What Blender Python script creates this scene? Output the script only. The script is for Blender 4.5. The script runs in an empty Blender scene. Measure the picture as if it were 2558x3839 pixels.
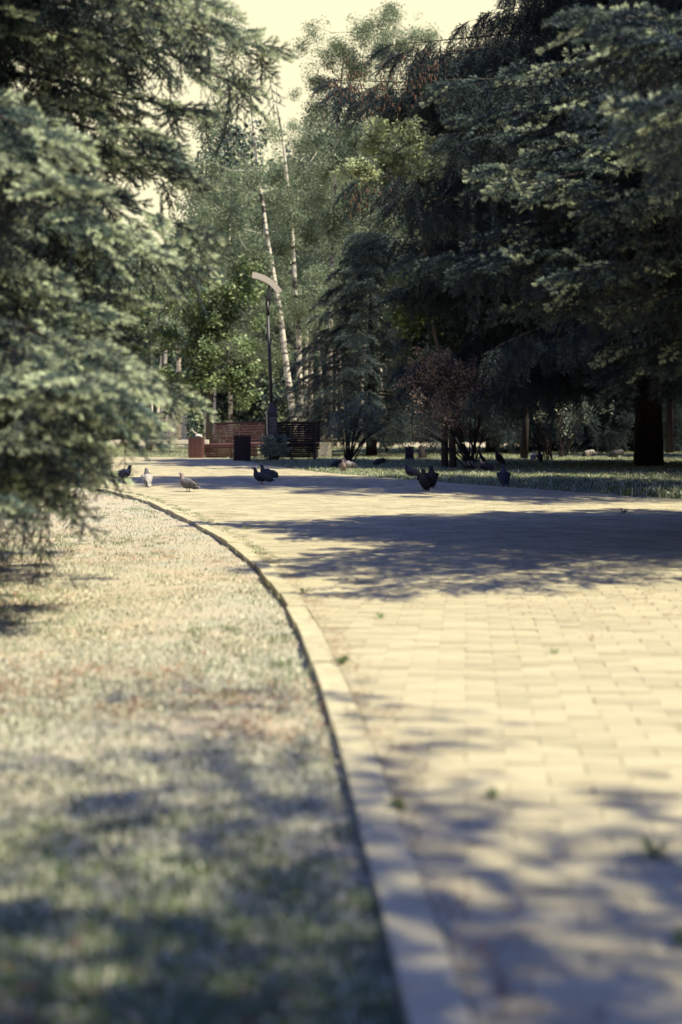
import bpy, math, random
import numpy as np
from mathutils import Vector, Matrix, Euler
random.seed(7); RNG = np.random.default_rng(7)
R = math.radians
S = bpy.context.scene; COL = S.collection

# ------------------------------------------------------------------ camera
EYE = 0.86; FPX = 5332.0; HY = 1598.0; CX = 1279.0
cd = bpy.data.cameras.new('camera'); cam = bpy.data.objects.new('camera', cd); COL.objects.link(cam)
cam.location = (0, 0, EYE); cam.rotation_euler = (R(90), 0, 0)
cd.sensor_fit = 'VERTICAL'; cd.sensor_height = 36; cd.sensor_width = 24; cd.lens = 50
cd.shift_y = -(1919.5-HY)/3839.0
cd.clip_start = 0.05; cd.clip_end = 1500
cd.dof.use_dof = True; cd.dof.focus_distance = 17.0; cd.dof.aperture_fstop = 2.0
S.camera = cam
# ------------------------------------------------------------------ world and sun
SUN = Vector((0.50, -0.235, 0.835)).normalized()
sun_el = math.asin(SUN.z); sun_az = math.atan2(SUN.x, SUN.y)
W = bpy.data.worlds.new('World'); S.world = W; W.use_nodes = True
nt = W.node_tree; nt.nodes.clear()
wo = nt.nodes.new('ShaderNodeOutputWorld'); bg = nt.nodes.new('ShaderNodeBackground')
sky = nt.nodes.new('ShaderNodeTexSky'); sky.sky_type = 'NISHITA'; sky.sun_disc = False
sky.sun_elevation = sun_el; sky.sun_rotation = sun_az; sky.altitude = 100; sky.dust_density = 1.5; sky.air_density = 1.2
tint = nt.nodes.new('ShaderNodeMix'); tint.data_type = 'RGBA'; tint.blend_type = 'MULTIPLY'; tint.inputs[0].default_value = 1
tint.inputs[7].default_value = (0.68, 0.84, 1.75, 1)
nt.links.new(sky.outputs[0], tint.inputs[6])
tc = nt.nodes.new('ShaderNodeTexCoord'); sp = nt.nodes.new('ShaderNodeSeparateXYZ')
mr = nt.nodes.new('ShaderNodeMapRange'); mr.interpolation_type = 'SMOOTHSTEP'
mr.inputs[1].default_value = 0.27; mr.inputs[2].default_value = 0.42; mr.inputs[3].default_value = 1; mr.inputs[4].default_value = 0
mixs = nt.nodes.new('ShaderNodeMix'); mixs.data_type = 'RGBA'
mixs.inputs[7].default_value = (9.9, 9.1, 6.0, 1)      # warm hazy band of sky above the horizon
nt.links.new(tc.outputs['Generated'], sp.inputs[0]); nt.links.new(sp.outputs[2], mr.inputs[0])
nt.links.new(mr.outputs[0], mixs.inputs[0]); nt.links.new(tint.outputs[2], mixs.inputs[6])
nt.links.new(mixs.outputs[2], bg.inputs[0]); bg.inputs[1].default_value = 0.062
nt.links.new(bg.outputs[0], wo.inputs[0])
sd = bpy.data.lights.new('sun', 'SUN'); sd.energy = 5.0; sd.angle = R(0.55); sd.color = (1.0, 0.90, 0.64)
so = bpy.data.objects.new('sun', sd); COL.objects.link(so)
so.rotation_euler = SUN.to_track_quat('Z', 'Y').to_euler()
S.view_settings.view_transform = 'Standard'; S.view_settings.look = 'None'
S.view_settings.gamma = 1; S.view_settings.use_curve_mapping = False
S.view_settings.exposure = 0.88
S.render.engine = 'CYCLES'
S.cycles.max_bounces = 6; S.cycles.diffuse_bounces = 2; S.cycles.transmission_bounces = 4

# ------------------------------------------------------------------ helpers
def at(px, py, d): return Vector(((px-CX)/FPX*d, d, EYE+(HY-py)/FPX*d))
def gp(px, py):
    s = (py-HY)/EYE; return Vector(((px-CX)/s, FPX/s, 0))

def mat(name, col, rough=0.8, var=None, nscale=8.0, bump=0.0, bscale=60.0, rnd=0.0, trans=0.0, spec=0.3, vec='Object', stretch=None, attr=None):
    m = bpy.data.materials.new(name); m.use_nodes = True; n = m.node_tree; n.nodes.clear()
    out = n.nodes.new('ShaderNodeOutputMaterial'); p = n.nodes.new('ShaderNodeBsdfPrincipled')
    p.inputs['Roughness'].default_value = rough; p.inputs['Specular IOR Level'].default_value = spec
    c = None
    tcn = n.nodes.new('ShaderNodeTexCoord'); mp = n.nodes.new('ShaderNodeMapping')
    n.links.new(tcn.outputs[vec], mp.inputs[0])
    if stretch: mp.inputs['Scale'].default_value = stretch
    rgb = n.nodes.new('ShaderNodeRGB'); rgb.outputs[0].default_value = (*col, 1); c = rgb.outputs[0]
    if var is not None:
        no = n.nodes.new('ShaderNodeTexNoise'); no.inputs['Scale'].default_value = nscale; no.inputs['Detail'].default_value = 6
        no.inputs['Roughness'].default_value = 0.65
        n.links.new(mp.outputs[0], no.inputs['Vector'])
        ra = n.nodes.new('ShaderNodeValToRGB'); ra.color_ramp.elements[0].position = 0.38; ra.color_ramp.elements[1].position = 0.64
        ra.color_ramp.elements[0].color = (*col, 1); ra.color_ramp.elements[1].color = (*var, 1)
        n.links.new(no.outputs[0], ra.inputs[0]); c = ra.outputs[0]
    if rnd > 0:
        oi = n.nodes.new('ShaderNodeObjectInfo'); src = oi.outputs['Random']
        m1 = n.nodes.new('ShaderNodeMapRange'); m1.inputs[3].default_value = 1-rnd; m1.inputs[4].default_value = 1+rnd
        n.links.new(src, m1.inputs[0])
        hs = n.nodes.new('ShaderNodeHueSaturation'); n.links.new(m1.outputs[0], hs.inputs['Value']); n.links.new(c, hs.inputs['Color']); c = hs.outputs[0]
    if attr:
        an = n.nodes.new('ShaderNodeAttribute'); an.attribute_name = attr
        mm = n.nodes.new('ShaderNodeMix'); mm.data_type = 'RGBA'; mm.blend_type = 'MULTIPLY'; mm.inputs[0].default_value = 1
        n.links.new(c, mm.inputs[6]); n.links.new(an.outputs['Color'], mm.inputs[7]); c = mm.outputs[2]
    n.links.new(c, p.inputs['Base Color'])
    if bump > 0:
        nb = n.nodes.new('ShaderNodeTexNoise'); nb.inputs['Scale'].default_value = bscale; nb.inputs['Detail'].default_value = 4
        n.links.new(mp.outputs[0], nb.inputs['Vector'])
        b = n.nodes.new('ShaderNodeBump'); b.inputs['Strength'].default_value = bump; b.inputs['Distance'].default_value = 0.01
        n.links.new(nb.outputs[0], b.inputs['Height']); n.links.new(b.outputs[0], p.inputs['Normal'])
    if trans > 0:
        t = n.nodes.new('ShaderNodeBsdfTranslucent'); mx = n.nodes.new('ShaderNodeMixShader'); mx.inputs[0].default_value = trans
        n.links.new(c, t.inputs[0]); n.links.new(p.outputs[0], mx.inputs[1]); n.links.new(t.outputs[0], mx.inputs[2])
        n.links.new(mx.outputs[0], out.inputs[0])
    else: n.links.new(p.outputs[0], out.inputs[0])
    return m

class MB:
    def __init__(s): s.v = []; s.f = []; s.mi = []
    def add(s, vs, fs, mi=0):
        o = len(s.v); s.v += [tuple(v) for v in vs]; s.f += [tuple(i+o for i in f) for f in fs]; s.mi += [mi]*len(fs)
    def box(s, c, d, M=None, mi=0, bev=0.0):
        x, y, z = d[0]/2, d[1]/2, d[2]/2
        vs = [Vector((a*x, b*y, e*z)) for e in (-1, 1) for b in (-1, 1) for a in (-1, 1)]
        if M is not None: vs = [M @ v for v in vs]
        vs = [v+Vector(c) for v in vs]
        s.add(vs, [(0,2,3,1),(4,5,7,6),(0,1,5,4),(2,6,7,3),(0,4,6,2),(1,3,7,5)], mi)
    def tube(s, pts, rad, n=6, cap=True, mi=0):
        pts = [Vector(p) for p in pts]; o = len(s.v); k = len(pts)
        for i, p in enumerate(pts):
            t = (pts[min(i+1, k-1)]-pts[max(i-1, 0)]).normalized()
            a = t.cross(Vector((0, 0, 1)) if abs(t.z) < .9 else Vector((1, 0, 0))).normalized(); b = t.cross(a)
            for j in range(n):
                w = 2*math.pi*j/n; s.v.append(tuple(p+(a*math.cos(w)+b*math.sin(w))*rad[i]))
        for i in range(k-1):
            for j in range(n):
                q = (j+1) % n; s.f.append((o+i*n+j, o+i*n+q, o+(i+1)*n+q, o+(i+1)*n+j)); s.mi.append(mi)
        if cap:
            s.f.append(tuple(o+(k-1)*n+j for j in range(n))); s.f.append(tuple(o+j for j in reversed(range(n)))); s.mi += [mi, mi]
    def mesh(s, name, mats, smooth=False):
        me = bpy.data.meshes.new(name); me.from_pydata(s.v, [], s.f)
        for m in (mats if isinstance(mats, (list, tuple)) else [mats]): me.materials.append(m)
        me.polygons.foreach_set('material_index', s.mi)
        if smooth: me.polygons.foreach_set('use_smooth', [True]*len(s.f))
        me.update(); return me
    def obj(s, name, mats, parent=None, smooth=False):
        return link(name, s.mesh(name, mats, smooth), parent)

def link(name, data, parent=None):
    o = bpy.data.objects.new(name, data); COL.objects.link(o)
    if parent is not None: o.parent = parent
    return o
def thing(name, label, cat, loc=(0, 0, 0), rz=0, group=None):
    o = bpy.data.objects.new(name, None); COL.objects.link(o); o.empty_display_size = .1
    o.location = loc; o.rotation_euler = (0, 0, rz); o['label'] = label; o['category'] = cat
    if group: o['group'] = group
    return o
def npmesh(name, v, f, mats, smooth=False):
    me = bpy.data.meshes.new(name); nf, k = f.shape
    me.vertices.add(len(v)); me.vertices.foreach_set('co', v.astype(np.float32).ravel())
    me.loops.add(nf*k); me.loops.foreach_set('vertex_index', f.astype(np.int32).ravel())
    me.polygons.add(nf); me.polygons.foreach_set('loop_start', np.arange(0, nf*k, k, dtype=np.int32))
    try: me.polygons.foreach_set('loop_total', np.full(nf, k, dtype=np.int32))
    except Exception: pass
    for m in mats: me.materials.append(m)
    me.update(calc_edges=True)
    if smooth: me.polygons.foreach_set('use_smooth', [True]*nf)
    return me

# instancing: a part whose points carry rot / scl attributes and show small foliage meshes
GROUPS = {}
def proto(name, me): return bpy.data.objects.new(name, me)      # never linked: only read by the foliage nodes
def gn(protos):
    key = tuple(p.name for p in protos)
    if key in GROUPS: return GROUPS[key]
    g = bpy.data.node_groups.new('foliage', 'GeometryNodeTree')
    g.interface.new_socket(name='Geometry', in_out='INPUT', socket_type='NodeSocketGeometry')
    g.interface.new_socket(name='Geometry', in_out='OUTPUT', socket_type='NodeSocketGeometry')
    N = g.nodes; L = g.links
    gi = N.new('NodeGroupInput'); go = N.new('NodeGroupOutput'); ins = N.new('GeometryNodeInstanceOnPoints'); jn = N.new('GeometryNodeJoinGeometry')
    for p in protos:
        o = N.new('GeometryNodeObjectInfo'); o.inputs['Object'].default_value = p; o.inputs['As Instance'].default_value = True
        L.new(o.outputs['Geometry'], jn.inputs[0])
    def na(nm, ty):
        a = N.new('GeometryNodeInputNamedAttribute'); a.data_type = ty; a.inputs['Name'].default_value = nm; return a.outputs['Attribute']
    e = N.new('FunctionNodeEulerToRotation'); L.new(na('rot', 'FLOAT_VECTOR'), e.inputs[0])
    L.new(gi.outputs[0], ins.inputs['Points']); L.new(jn.outputs[0], ins.inputs['Instance'])
    ins.inputs['Pick Instance'].default_value = True
    L.new(na('idx', 'INT'), ins.inputs['Instance Index']); L.new(e.outputs[0], ins.inputs['Rotation']); L.new(na('scl', 'FLOAT'), ins.inputs['Scale'])
    L.new(ins.outputs[0], go.inputs[0]); GROUPS[key] = g; return g
def scatter(name, P, ROT, SCL, protos, parent=None, stuff=True, flag=None, dark=None):
    P = np.asarray(P, np.float32).reshape(-1, 3); n = len(P)
    me = bpy.data.meshes.new(name); me.vertices.add(n); me.vertices.foreach_set('co', P.ravel())
    me.attributes.new('rot', 'FLOAT_VECTOR', 'POINT').data.foreach_set('vector', np.asarray(ROT, np.float32).ravel())
    me.attributes.new('scl', 'FLOAT', 'POINT').data.foreach_set('value', np.asarray(SCL, np.float32).ravel())
    ix = RNG.integers(0, len(protos), n).astype(np.int32)
    if dark:                                   # joined in reverse order by the nodes: shade-darkened ones come first
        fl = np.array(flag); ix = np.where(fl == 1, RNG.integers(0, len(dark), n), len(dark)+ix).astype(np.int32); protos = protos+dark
    me.attributes.new('idx', 'INT', 'POINT').data.foreach_set('value', ix)
    o = link(name, me, parent); md = o.modifiers.new('foliage', 'NODES'); md.node_group = gn(protos)
    if stuff: o['kind'] = 'stuff'
    return o

# ------------------------------------------------------------------ materials
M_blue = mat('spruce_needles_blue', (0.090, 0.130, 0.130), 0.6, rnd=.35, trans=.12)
M_blue2 = mat('spruce_needles_lit_tip', (0.54, 0.61, 0.42), 0.6, rnd=.3, trans=.15)  # tip colour raised to stand for sunlight on the twig ends
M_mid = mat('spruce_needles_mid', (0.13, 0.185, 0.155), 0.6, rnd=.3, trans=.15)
M_inner = mat('spruce_needles_shaded', (0.036, 0.060, 0.078), 0.6, rnd=.35, trans=.1)  # colour darkened to stand for shade inside the crown
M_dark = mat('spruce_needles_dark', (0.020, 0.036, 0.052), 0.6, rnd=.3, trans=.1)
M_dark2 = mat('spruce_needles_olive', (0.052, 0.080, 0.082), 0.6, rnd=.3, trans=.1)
M_twig = mat('twig_bark', (0.045, 0.036, 0.032), 0.9)
M_bark = mat('spruce_bark', (0.038, 0.031, 0.033), 0.95, (0.020, 0.016, 0.017), 14, 0.9, 30, stretch=(1, 1, .3))
M_greybark = mat('grey_bark', (0.10, 0.095, 0.09), 0.95, (0.07, 0.06, 0.055), 12, 0.7, 30, stretch=(1, 1, .4))
M_leafb = mat('birch_leaf', (0.145, 0.195, 0.125), 0.5, rnd=.4, trans=.3)
M_leafb2 = mat('birch_leaf_pale', (0.34, 0.40, 0.26), 0.45, rnd=.4, trans=.3)
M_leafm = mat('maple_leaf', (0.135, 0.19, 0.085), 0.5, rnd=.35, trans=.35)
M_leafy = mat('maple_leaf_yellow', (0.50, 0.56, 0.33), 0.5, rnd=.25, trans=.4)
M_leafd = mat('broadleaf_dark', (0.035, 0.060, 0.068), 0.6, rnd=.4, trans=.2)
M_leafr = mat('red_brown_leaf', (0.24, 0.185, 0.155), 0.6, rnd=.5, trans=.2)
M_leafg = mat('grey_green_leaf', (0.20, 0.25, 0.20), 0.6, rnd=.3, trans=.2)
M_leafw = mat('variegated_leaf', (0.48, 0.52, 0.36), 0.6, rnd=.2, trans=.2)
M_cone = mat('cone', (0.12, 0.065, 0.045), 0.8, rnd=.3)
M_gr1 = mat('grass_green', (0.14, 0.20, 0.075), 0.7, rnd=.35, trans=.2)
M_gr2 = mat('grass_dry', (0.56, 0.555, 0.42), 0.8, rnd=.35, trans=.1)
M_gr3 = mat('grass_grey', (0.37, 0.39, 0.30), 0.8, rnd=.35, trans=.1)
M_lit = mat('needle_litter', (0.20, 0.10, 0.055), 0.9, rnd=.4)
def birch_bark():
    m = mat('birch_bark', (0.62, 0.58, 0.5), 0.8); n = m.node_tree
    p = [x for x in n.nodes if x.type == 'BSDF_PRINCIPLED'][0]
    tcn = n.nodes.new('ShaderNodeTexCoord'); mp = n.nodes.new('ShaderNodeMapping'); mp.inputs['Scale'].default_value = (1.2, 1.2, 3.2)
    no = n.nodes.new('ShaderNodeTexNoise'); no.inputs['Scale'].default_value = 1.6; no.inputs['Detail'].default_value = 6
    ra = n.nodes.new('ShaderNodeValToRGB'); e = ra.color_ramp.elements
    e[0].position = .42; e[0].color = (.04, .035, .03, 1); e[1].position = .52; e[1].color = (.58, .54, .46, 1)
    n.links.new(tcn.outputs['Object'], mp.inputs[0]); n.links.new(mp.outputs[0], no.inputs['Vector']); n.links.new(no.outputs[0], ra.inputs[0])
    n.links.new(ra.outputs[0], p.inputs['Base Color']); return m
M_birch = birch_bark()

# ------------------------------------------------------------------ foliage prototypes
def needle_spray(name, L, ntw, tw, dens, nl, nw, droop, mats, seed, cyl=1.0):
    r = np.random.default_rng(seed); V = []; F = []; MI = []
    def add(vs, fs, mi):
        o = len(V); V.extend(vs); F.extend([tuple(i+o for i in f) for f in fs]); MI.extend([mi]*len(fs))
    def axis(a, b, tip):
        a = np.array(a); b = np.array(b); ln = np.linalg.norm(b-a); t = (b-a)/ln
        u = np.cross(t, [0, 0, 1.]); u /= np.linalg.norm(u)+1e-9; w = np.cross(u, t)
        add([tuple(a+u*.004), tuple(a-u*.004), tuple(b)], [(0, 1, 2)], 0)
        k = max(3, int(ln*dens))
        for i in range(k):
            q = (i+r.random())/k; ang = r.uniform(0, 2*math.pi)
            side = u*math.cos(ang)+w*math.sin(ang)*cyl+np.array([0, 0, .25])
            side /= np.linalg.norm(side)
            dr = t*r.uniform(.45, .8)+side*r.uniform(.6, .9); dr /= np.linalg.norm(dr)
            p = a+(b-a)*q; ww = np.cross(dr, side+r.normal(0, .3, 3)); ww /= np.linalg.norm(ww)+1e-9
            l = nl*r.uniform(.75, 1.1)
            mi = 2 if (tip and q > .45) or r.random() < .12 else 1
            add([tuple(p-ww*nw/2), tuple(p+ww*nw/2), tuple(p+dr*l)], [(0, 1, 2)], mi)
    def pos(t): return np.array([L*t, 0, -droop*t*t*L])
    for i in range(4): axis(pos(i/4), pos((i+1)/4), i == 3)
    for i in range(ntw):
        t = .08+.84*i/ntw; s = 1 if i % 2 else -1
        l = tw*(1-.55*t)*r.uniform(.75, 1.15); an = R(r.uniform(38, 60))*s
        d = np.array([math.cos(an), math.sin(an), r.uniform(-.25, .15)-droop*.8]); p = pos(t); q = p+d*l
        axis(p, q, True)
        for kk in (.45,):
            if l > .1:
                a2 = an+R(r.uniform(30, 50))*r.choice([-1, 1]); pp = p+d*l*kk
                axis(pp, pp+np.array([math.cos(a2), math.sin(a2), r.uniform(-.2, .2)-droop*.5])*l*.45, True)
    me = bpy.data.meshes.new(name); me.from_pydata(V, [], F)
    for m in mats: me.materials.append(m)
    me.polygons.foreach_set('material_index', MI); me.update(); return proto(name, me)
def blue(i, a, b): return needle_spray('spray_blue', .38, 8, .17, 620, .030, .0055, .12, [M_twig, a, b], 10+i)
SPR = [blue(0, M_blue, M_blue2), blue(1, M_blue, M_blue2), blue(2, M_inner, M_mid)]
SPRA = [blue(3, M_inner, M_mid), blue(4, M_inner, M_inner), blue(5, M_inner, M_blue2), blue(6, M_inner, M_mid)]  # mostly darkened sprays, few bright: sun and shade put into needle colours
SPRD = [needle_spray('spray_dark', .50, 11, .22, 210, .026, .006, .45, [M_twig, M_dark, M_dark2], 20+i) for i in range(3)]  # inner and hanging sprays, needles darkened in colour as shade
SPRF = [needle_spray('spray_far', .9, 13, .42, 90, .05, .013, .22, [M_twig, M_inner, M_mid], 30+i) for i in range(2)]
SPRN = [needle_spray('spray_hang', 0.9, 13, .40, 150, .045, .012, .5, [M_twig, M_dark, M_dark2], 40+i) for i in range(3)]

def leaf_clump(name, n, rad, size, mats, seed, flat=.35, shape=.62, p2=.3):
    r = np.random.default_rng(seed); V = []; F = []; MI = []
    for i in range(n):
        d = r.normal(0, 1, 3); d /= np.linalg.norm(d); p = d*rad*r.random()**.45; p[2] *= .75
        nrm = r.normal(0, flat, 3)+np.array([0, 0, 1.]) if r.random() < .65 else r.normal(0, 1, 3)
        nrm /= np.linalg.norm(nrm); a = np.cross(nrm, r.normal(0, 1, 3)); a /= np.linalg.norm(a); b = np.cross(nrm, a)
        s = size*r.uniform(.7, 1.25)
        o = len(V); V += [tuple(p-a*s*.5), tuple(p+b*s*shape*.5-a*s*.08+nrm*s*.08), tuple(p+a*s*.5-nrm*s*.06), tuple(p-b*s*shape*.5-a*s*.08+nrm*s*.08)]
        F.append((o, o+1, o+2)); F.append((o, o+2, o+3)); m = 1 if r.random() < p2 else 0; MI += [m, m]
    me = bpy.data.meshes.new(name); me.from_pydata(V, [], F)
    for m in mats: me.materials.append(m)
    me.polygons.foreach_set('material_index', MI); me.update(); return proto(name, me)
CL_B = [leaf_clump('clump_birch', 70, .42, .085, [M_leafb, M_leafb2], 50+i, flat=.8) for i in range(3)]
CL_M = [leaf_clump('clump_maple', 60, .42, .15, [M_leafm, M_leafy], 60+i, flat=.45, shape=.9, p2=.10) for i in range(3)]
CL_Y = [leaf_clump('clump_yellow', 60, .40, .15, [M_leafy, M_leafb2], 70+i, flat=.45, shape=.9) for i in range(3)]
CL_D = [leaf_clump('clump_dark', 55, .45, .11, [M_leafd, M_leafb], 80+i, flat=.8, p2=.15) for i in range(2)]
CL_R = [leaf_clump('clump_red', 60, .22, .05, [M_leafr, M_leafd], 90+i, flat=.9, p2=.25) for i in range(2)]
CL_G = [leaf_clump('clump_greygreen', 34, .22, .075, [M_leafg, M_leafd], 95+i, flat=.9, shape=.4, p2=.25) for i in range(2)]
CL_W = [leaf_clump('clump_variegated', 20, .20, .11, [M_leafw, M_leafg], 98, flat=.4, shape=.5, p2=.25)]
CL_S = [leaf_clump('clump_near', 36, .30, .085, [M_leafb, M_leafm], 99+i, flat=.6, p2=.3) for i in range(2)]

def grass_clump(name, n, h, w, spread, mats, seed, wts=(.5, .3, .2)):
    r = np.random.default_rng(seed); V = []; F = []; MI = []
    for i in range(n):
        a = r.uniform(0, 6.28); q = r.random()**.5*spread; b = np.array([math.cos(a)*q, math.sin(a)*q, 0])
        a2 = r.uniform(0, 6.28); lean = r.uniform(.15, 1.3); hh = h*r.uniform(.5, 1.2)
        d = np.array([math.cos(a2), math.sin(a2), 0]); s = np.array([-d[1], d[0], 0])*w/2
        m = b+d*hh*lean*.3+np.array([0, 0, hh*.6]); t = b+d*hh*lean*.9+np.array([0, 0, hh*(1-.3*min(lean, 1))])
        o = len(V); V += [tuple(b-s), tuple(b+s), tuple(m+s*.7), tuple(m-s*.7), tuple(t)]
        F += [(o, o+1, o+2, o+3), (o+3, o+2, o+4)]; k = int(r.choice(3, p=wts)); MI += [k, k]
    me = bpy.data.meshes.new(name); me.from_pydata(V, [], F)
    for m in mats: me.materials.append(m)
    me.polygons.foreach_set('material_index', MI); me.update(); return proto(name, me)
GRS = [M_gr1, M_gr3, M_gr2]
G_DRY = [grass_clump('grass_dry', 12, .017, .0035, .06, GRS, 110+i, (.15, .40, .45)) for i in range(3)]
G_GRN = [grass_clump('grass_green', 22, .032, .0035, .05, GRS, 120+i, (.70, .2, .1)) for i in range(3)]
G_FAR = [grass_clump('grass_far', 26, .075, .010, .16, GRS, 130+i, (.60, .3, .1)) for i in range(3)]

# ------------------------------------------------------------------ trees
def branch_sprays(pts, L, w, sp, out, rnd, up=0.0, sc=1.0, droop=0.0, roll=38, inner=.18, hang=0.0):
    """pts(t)->Vector along a limb; puts sprays along it and along its side branchlets"""
    P, Q, K, I = out
    n = max(4, int(L/sp))
    def put(p, yaw, pitch, s, dk=0):
        P.append(tuple(p)); Q.append((R(rnd.uniform(-roll, roll)), -pitch, yaw)); K.append(s); I.append(dk)
    for i in range(n+1):
        t = inner+(1-inner)*i/n; p = pts(t); q = pts(min(1, t+.02)) if t < .98 else p+(p-pts(t-.02)); d = q-p
        yaw = math.atan2(d.y, d.x); pit = math.atan2(d.z, math.hypot(d.x, d.y))
        if i == n:
            for k in (-.4, 0, .4): put(p-d.normalized()*.15*sc, yaw+k, pit+up, .9*sc)
            break
        ww = w*math.sin(math.pi*min(1, (t*.85+.12)))**.7*(1-t*.55)
        for s in (-1, 1):
            a = yaw+s*R(rnd.uniform(48, 72)-20*t); m = int(max(1, ww/(sp*1.25)))
            dd = Vector((math.cos(a), math.sin(a), -.12-droop*.4))
            for j in range(m):
                f = j*sp*1.25+rnd.uniform(0, sp*.8); pp = p+dd*f+Vector((rnd.uniform(-.05, .05), rnd.uniform(-.05, .05), rnd.uniform(-.07, .04)-droop*f*.4))
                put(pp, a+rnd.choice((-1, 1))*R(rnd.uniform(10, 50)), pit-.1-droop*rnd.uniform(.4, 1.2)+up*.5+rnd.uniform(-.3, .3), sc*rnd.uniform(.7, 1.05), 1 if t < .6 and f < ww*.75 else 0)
                if rnd.random() < hang: put(pp+Vector((0, 0, -.03)), rnd.uniform(0, 6.28), -rnd.uniform(1.0, 1.45), sc*rnd.uniform(.6, 1.0), 1)
def limb(base, tip, bump):
    def f(t): return base.lerp(tip, t)+Vector((0, 0, bump*4*t*(1-t)))
    return f
def spruce(name, label, pos, H, r0, Lbase, z0, dz, per, protos, rnd, w=.45, sp=.16, sc=1.0, dip=.25, droop=0.0, tipup=.25, extra=(), amin=None, joined=False, barkm=None, group=None, trunk_r=None, zmax=None, power=.75, skip=None, inner=.18, dark=None, hang=0.0):
    T = thing(name, label, 'tree', (pos[0], pos[1], -.05), 0, group)
    mb = MB(); k = 10
    lean = Vector((rnd.uniform(-.01, .01), rnd.uniform(-.01, .01), 0))
    tr = trunk_r or r0
    mb.tube([Vector((0, 0, H*i/k))+lean*H*i/k for i in range(k+1)], [tr*1.15 if i == 0 else tr*(1-i/k*.95) for i in range(k+1)], 14)
    mb.obj('trunk', barkm or M_bark, T, True)
    joinP = ([], [], [], []); wood = MB()
    def do(base, tip, bump, L):
        f = limb(base, tip, bump)
        out = joinP if joined else ([], [], [], [])
        branch_sprays(f, L, w*L, sp, out, rnd, tipup, sc, droop, inner=inner, hang=hang)
        m = wood if joined else MB(); rr = .008+.0045*L if joined else .010+.007*L
        m.tube([f(i/6) for i in range(7)], [rr*(1-i/6*.85) for i in range(7)], 5)
        if not joined:
            b = m.obj('branch', M_twig, T); scatter('needles', out[0], out[1], out[2], protos, b, True, out[3], dark)
    z = z0; a0 = rnd.uniform(0, 6.28)
    while z < H*.97:
        Lz = Lbase*max(.06, (1-(z-z0)/(H-z0)))**power
        for j in range(per):
            a = a0+j*2*math.pi/per+rnd.uniform(-.3, .3); L = Lz*rnd.uniform(.8, 1.12); zz = z+rnd.uniform(-.12, .12)*dz*2
            dirv = Vector((math.cos(a), math.sin(a), 0))
            if skip and skip(dirv, zz, L): continue
            do(Vector((0, 0, zz)), dirv*L+Vector((0, 0, zz-L*dip*rnd.uniform(.7, 1.2))), L*.06, L)
        a0 += 2.4; z += dz*(1 if z < (zmax or 1e9) else 2.2)
    for (tipw, zb, bump) in extra:
        tip = Vector(tipw)-Vector(pos[:2]+(-.05,)) if len(pos) == 2 else Vector(tipw)-Vector(pos)
        base = Vector((0, 0, zb)); do(base, tip, bump, (tip-base).length)
    if joined:
        wood.obj('branches', M_twig, T); scatter('crown', joinP[0], joinP[1], joinP[2], protos, T, True, joinP[3], dark)
    return T

def leafy(name, label, cat, base, trunkpts, radii, blobs, protos, d, dens, scl, rnd, bark, group=None, parts=('trunk', 'crown'), clump=.9, depth=1.0, limbs=True, tilt=.6):
    """trunkpts: list of (px,py) at distance d; blobs: (px,py,rx,ry) in the photo's pixels at distance d -> ellipsoids in metres"""
    T = thing(name, label, cat, (base.x, base.y, base.z), 0, group)
    mb = MB(); pts = [at(px, py, d)-base for px, py in trunkpts]
    mb.tube(pts, radii, 9)
    P = []; Q = []; K = []
    for (px, py, rx, ry) in blobs:
        c = at(px, py, d)-base; ax = rx/FPX*d; az = ry/FPX*d; ay = max(.5*(ax+az), .8)*depth*.9
        c.y += rnd.uniform(-.5, .5)*depth
        vol = 4.19*ax*ay*az; n = int(vol*dens)
        if limbs:
            q = min(pts, key=lambda p: abs(p.z-(c.z-az*.7))); q2 = q.lerp(c, .5)+Vector((0, 0, -.1*az))
            r1 = max(.02, radii[-1]*.8); mb.tube([q, q2, c+Vector((0, 0, az*.3))], [r1, r1*.7, .01], 5)
        m = max(2, int(vol**.5*1.6)); sub = [Vector((rnd.gauss(0, .45)*ax, rnd.gauss(0, .45)*ay, rnd.gauss(0, .45)*az)) for _ in range(m)]
        for i in range(n):
            if rnd.random() < clump:
                s = rnd.choice(sub); g = (min(ax, ay, az)*.30)
                p = s+Vector((rnd.gauss(0, g), rnd.gauss(0, g), rnd.gauss(0, g)))
            else:
                p = Vector((rnd.gauss(0, 1), rnd.gauss(0, 1), rnd.gauss(0, 1))).normalized()*rnd.random()**.33; p = Vector((p.x*ax, p.y*ay, p.z*az))
            if (p.x/ax)**2+(p.y/ay)**2+(p.z/az)**2 > 1.25: continue
            P.append(tuple(c+p)); Q.append((rnd.uniform(-tilt, tilt), rnd.uniform(-tilt, tilt), rnd.uniform(0, 6.28))); K.append(scl*rnd.uniform(.65, 1.2))
    mb.obj(parts[0], bark, T, True)
    scatter(parts[1], P, Q, K, protos, T)
    return T
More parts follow.
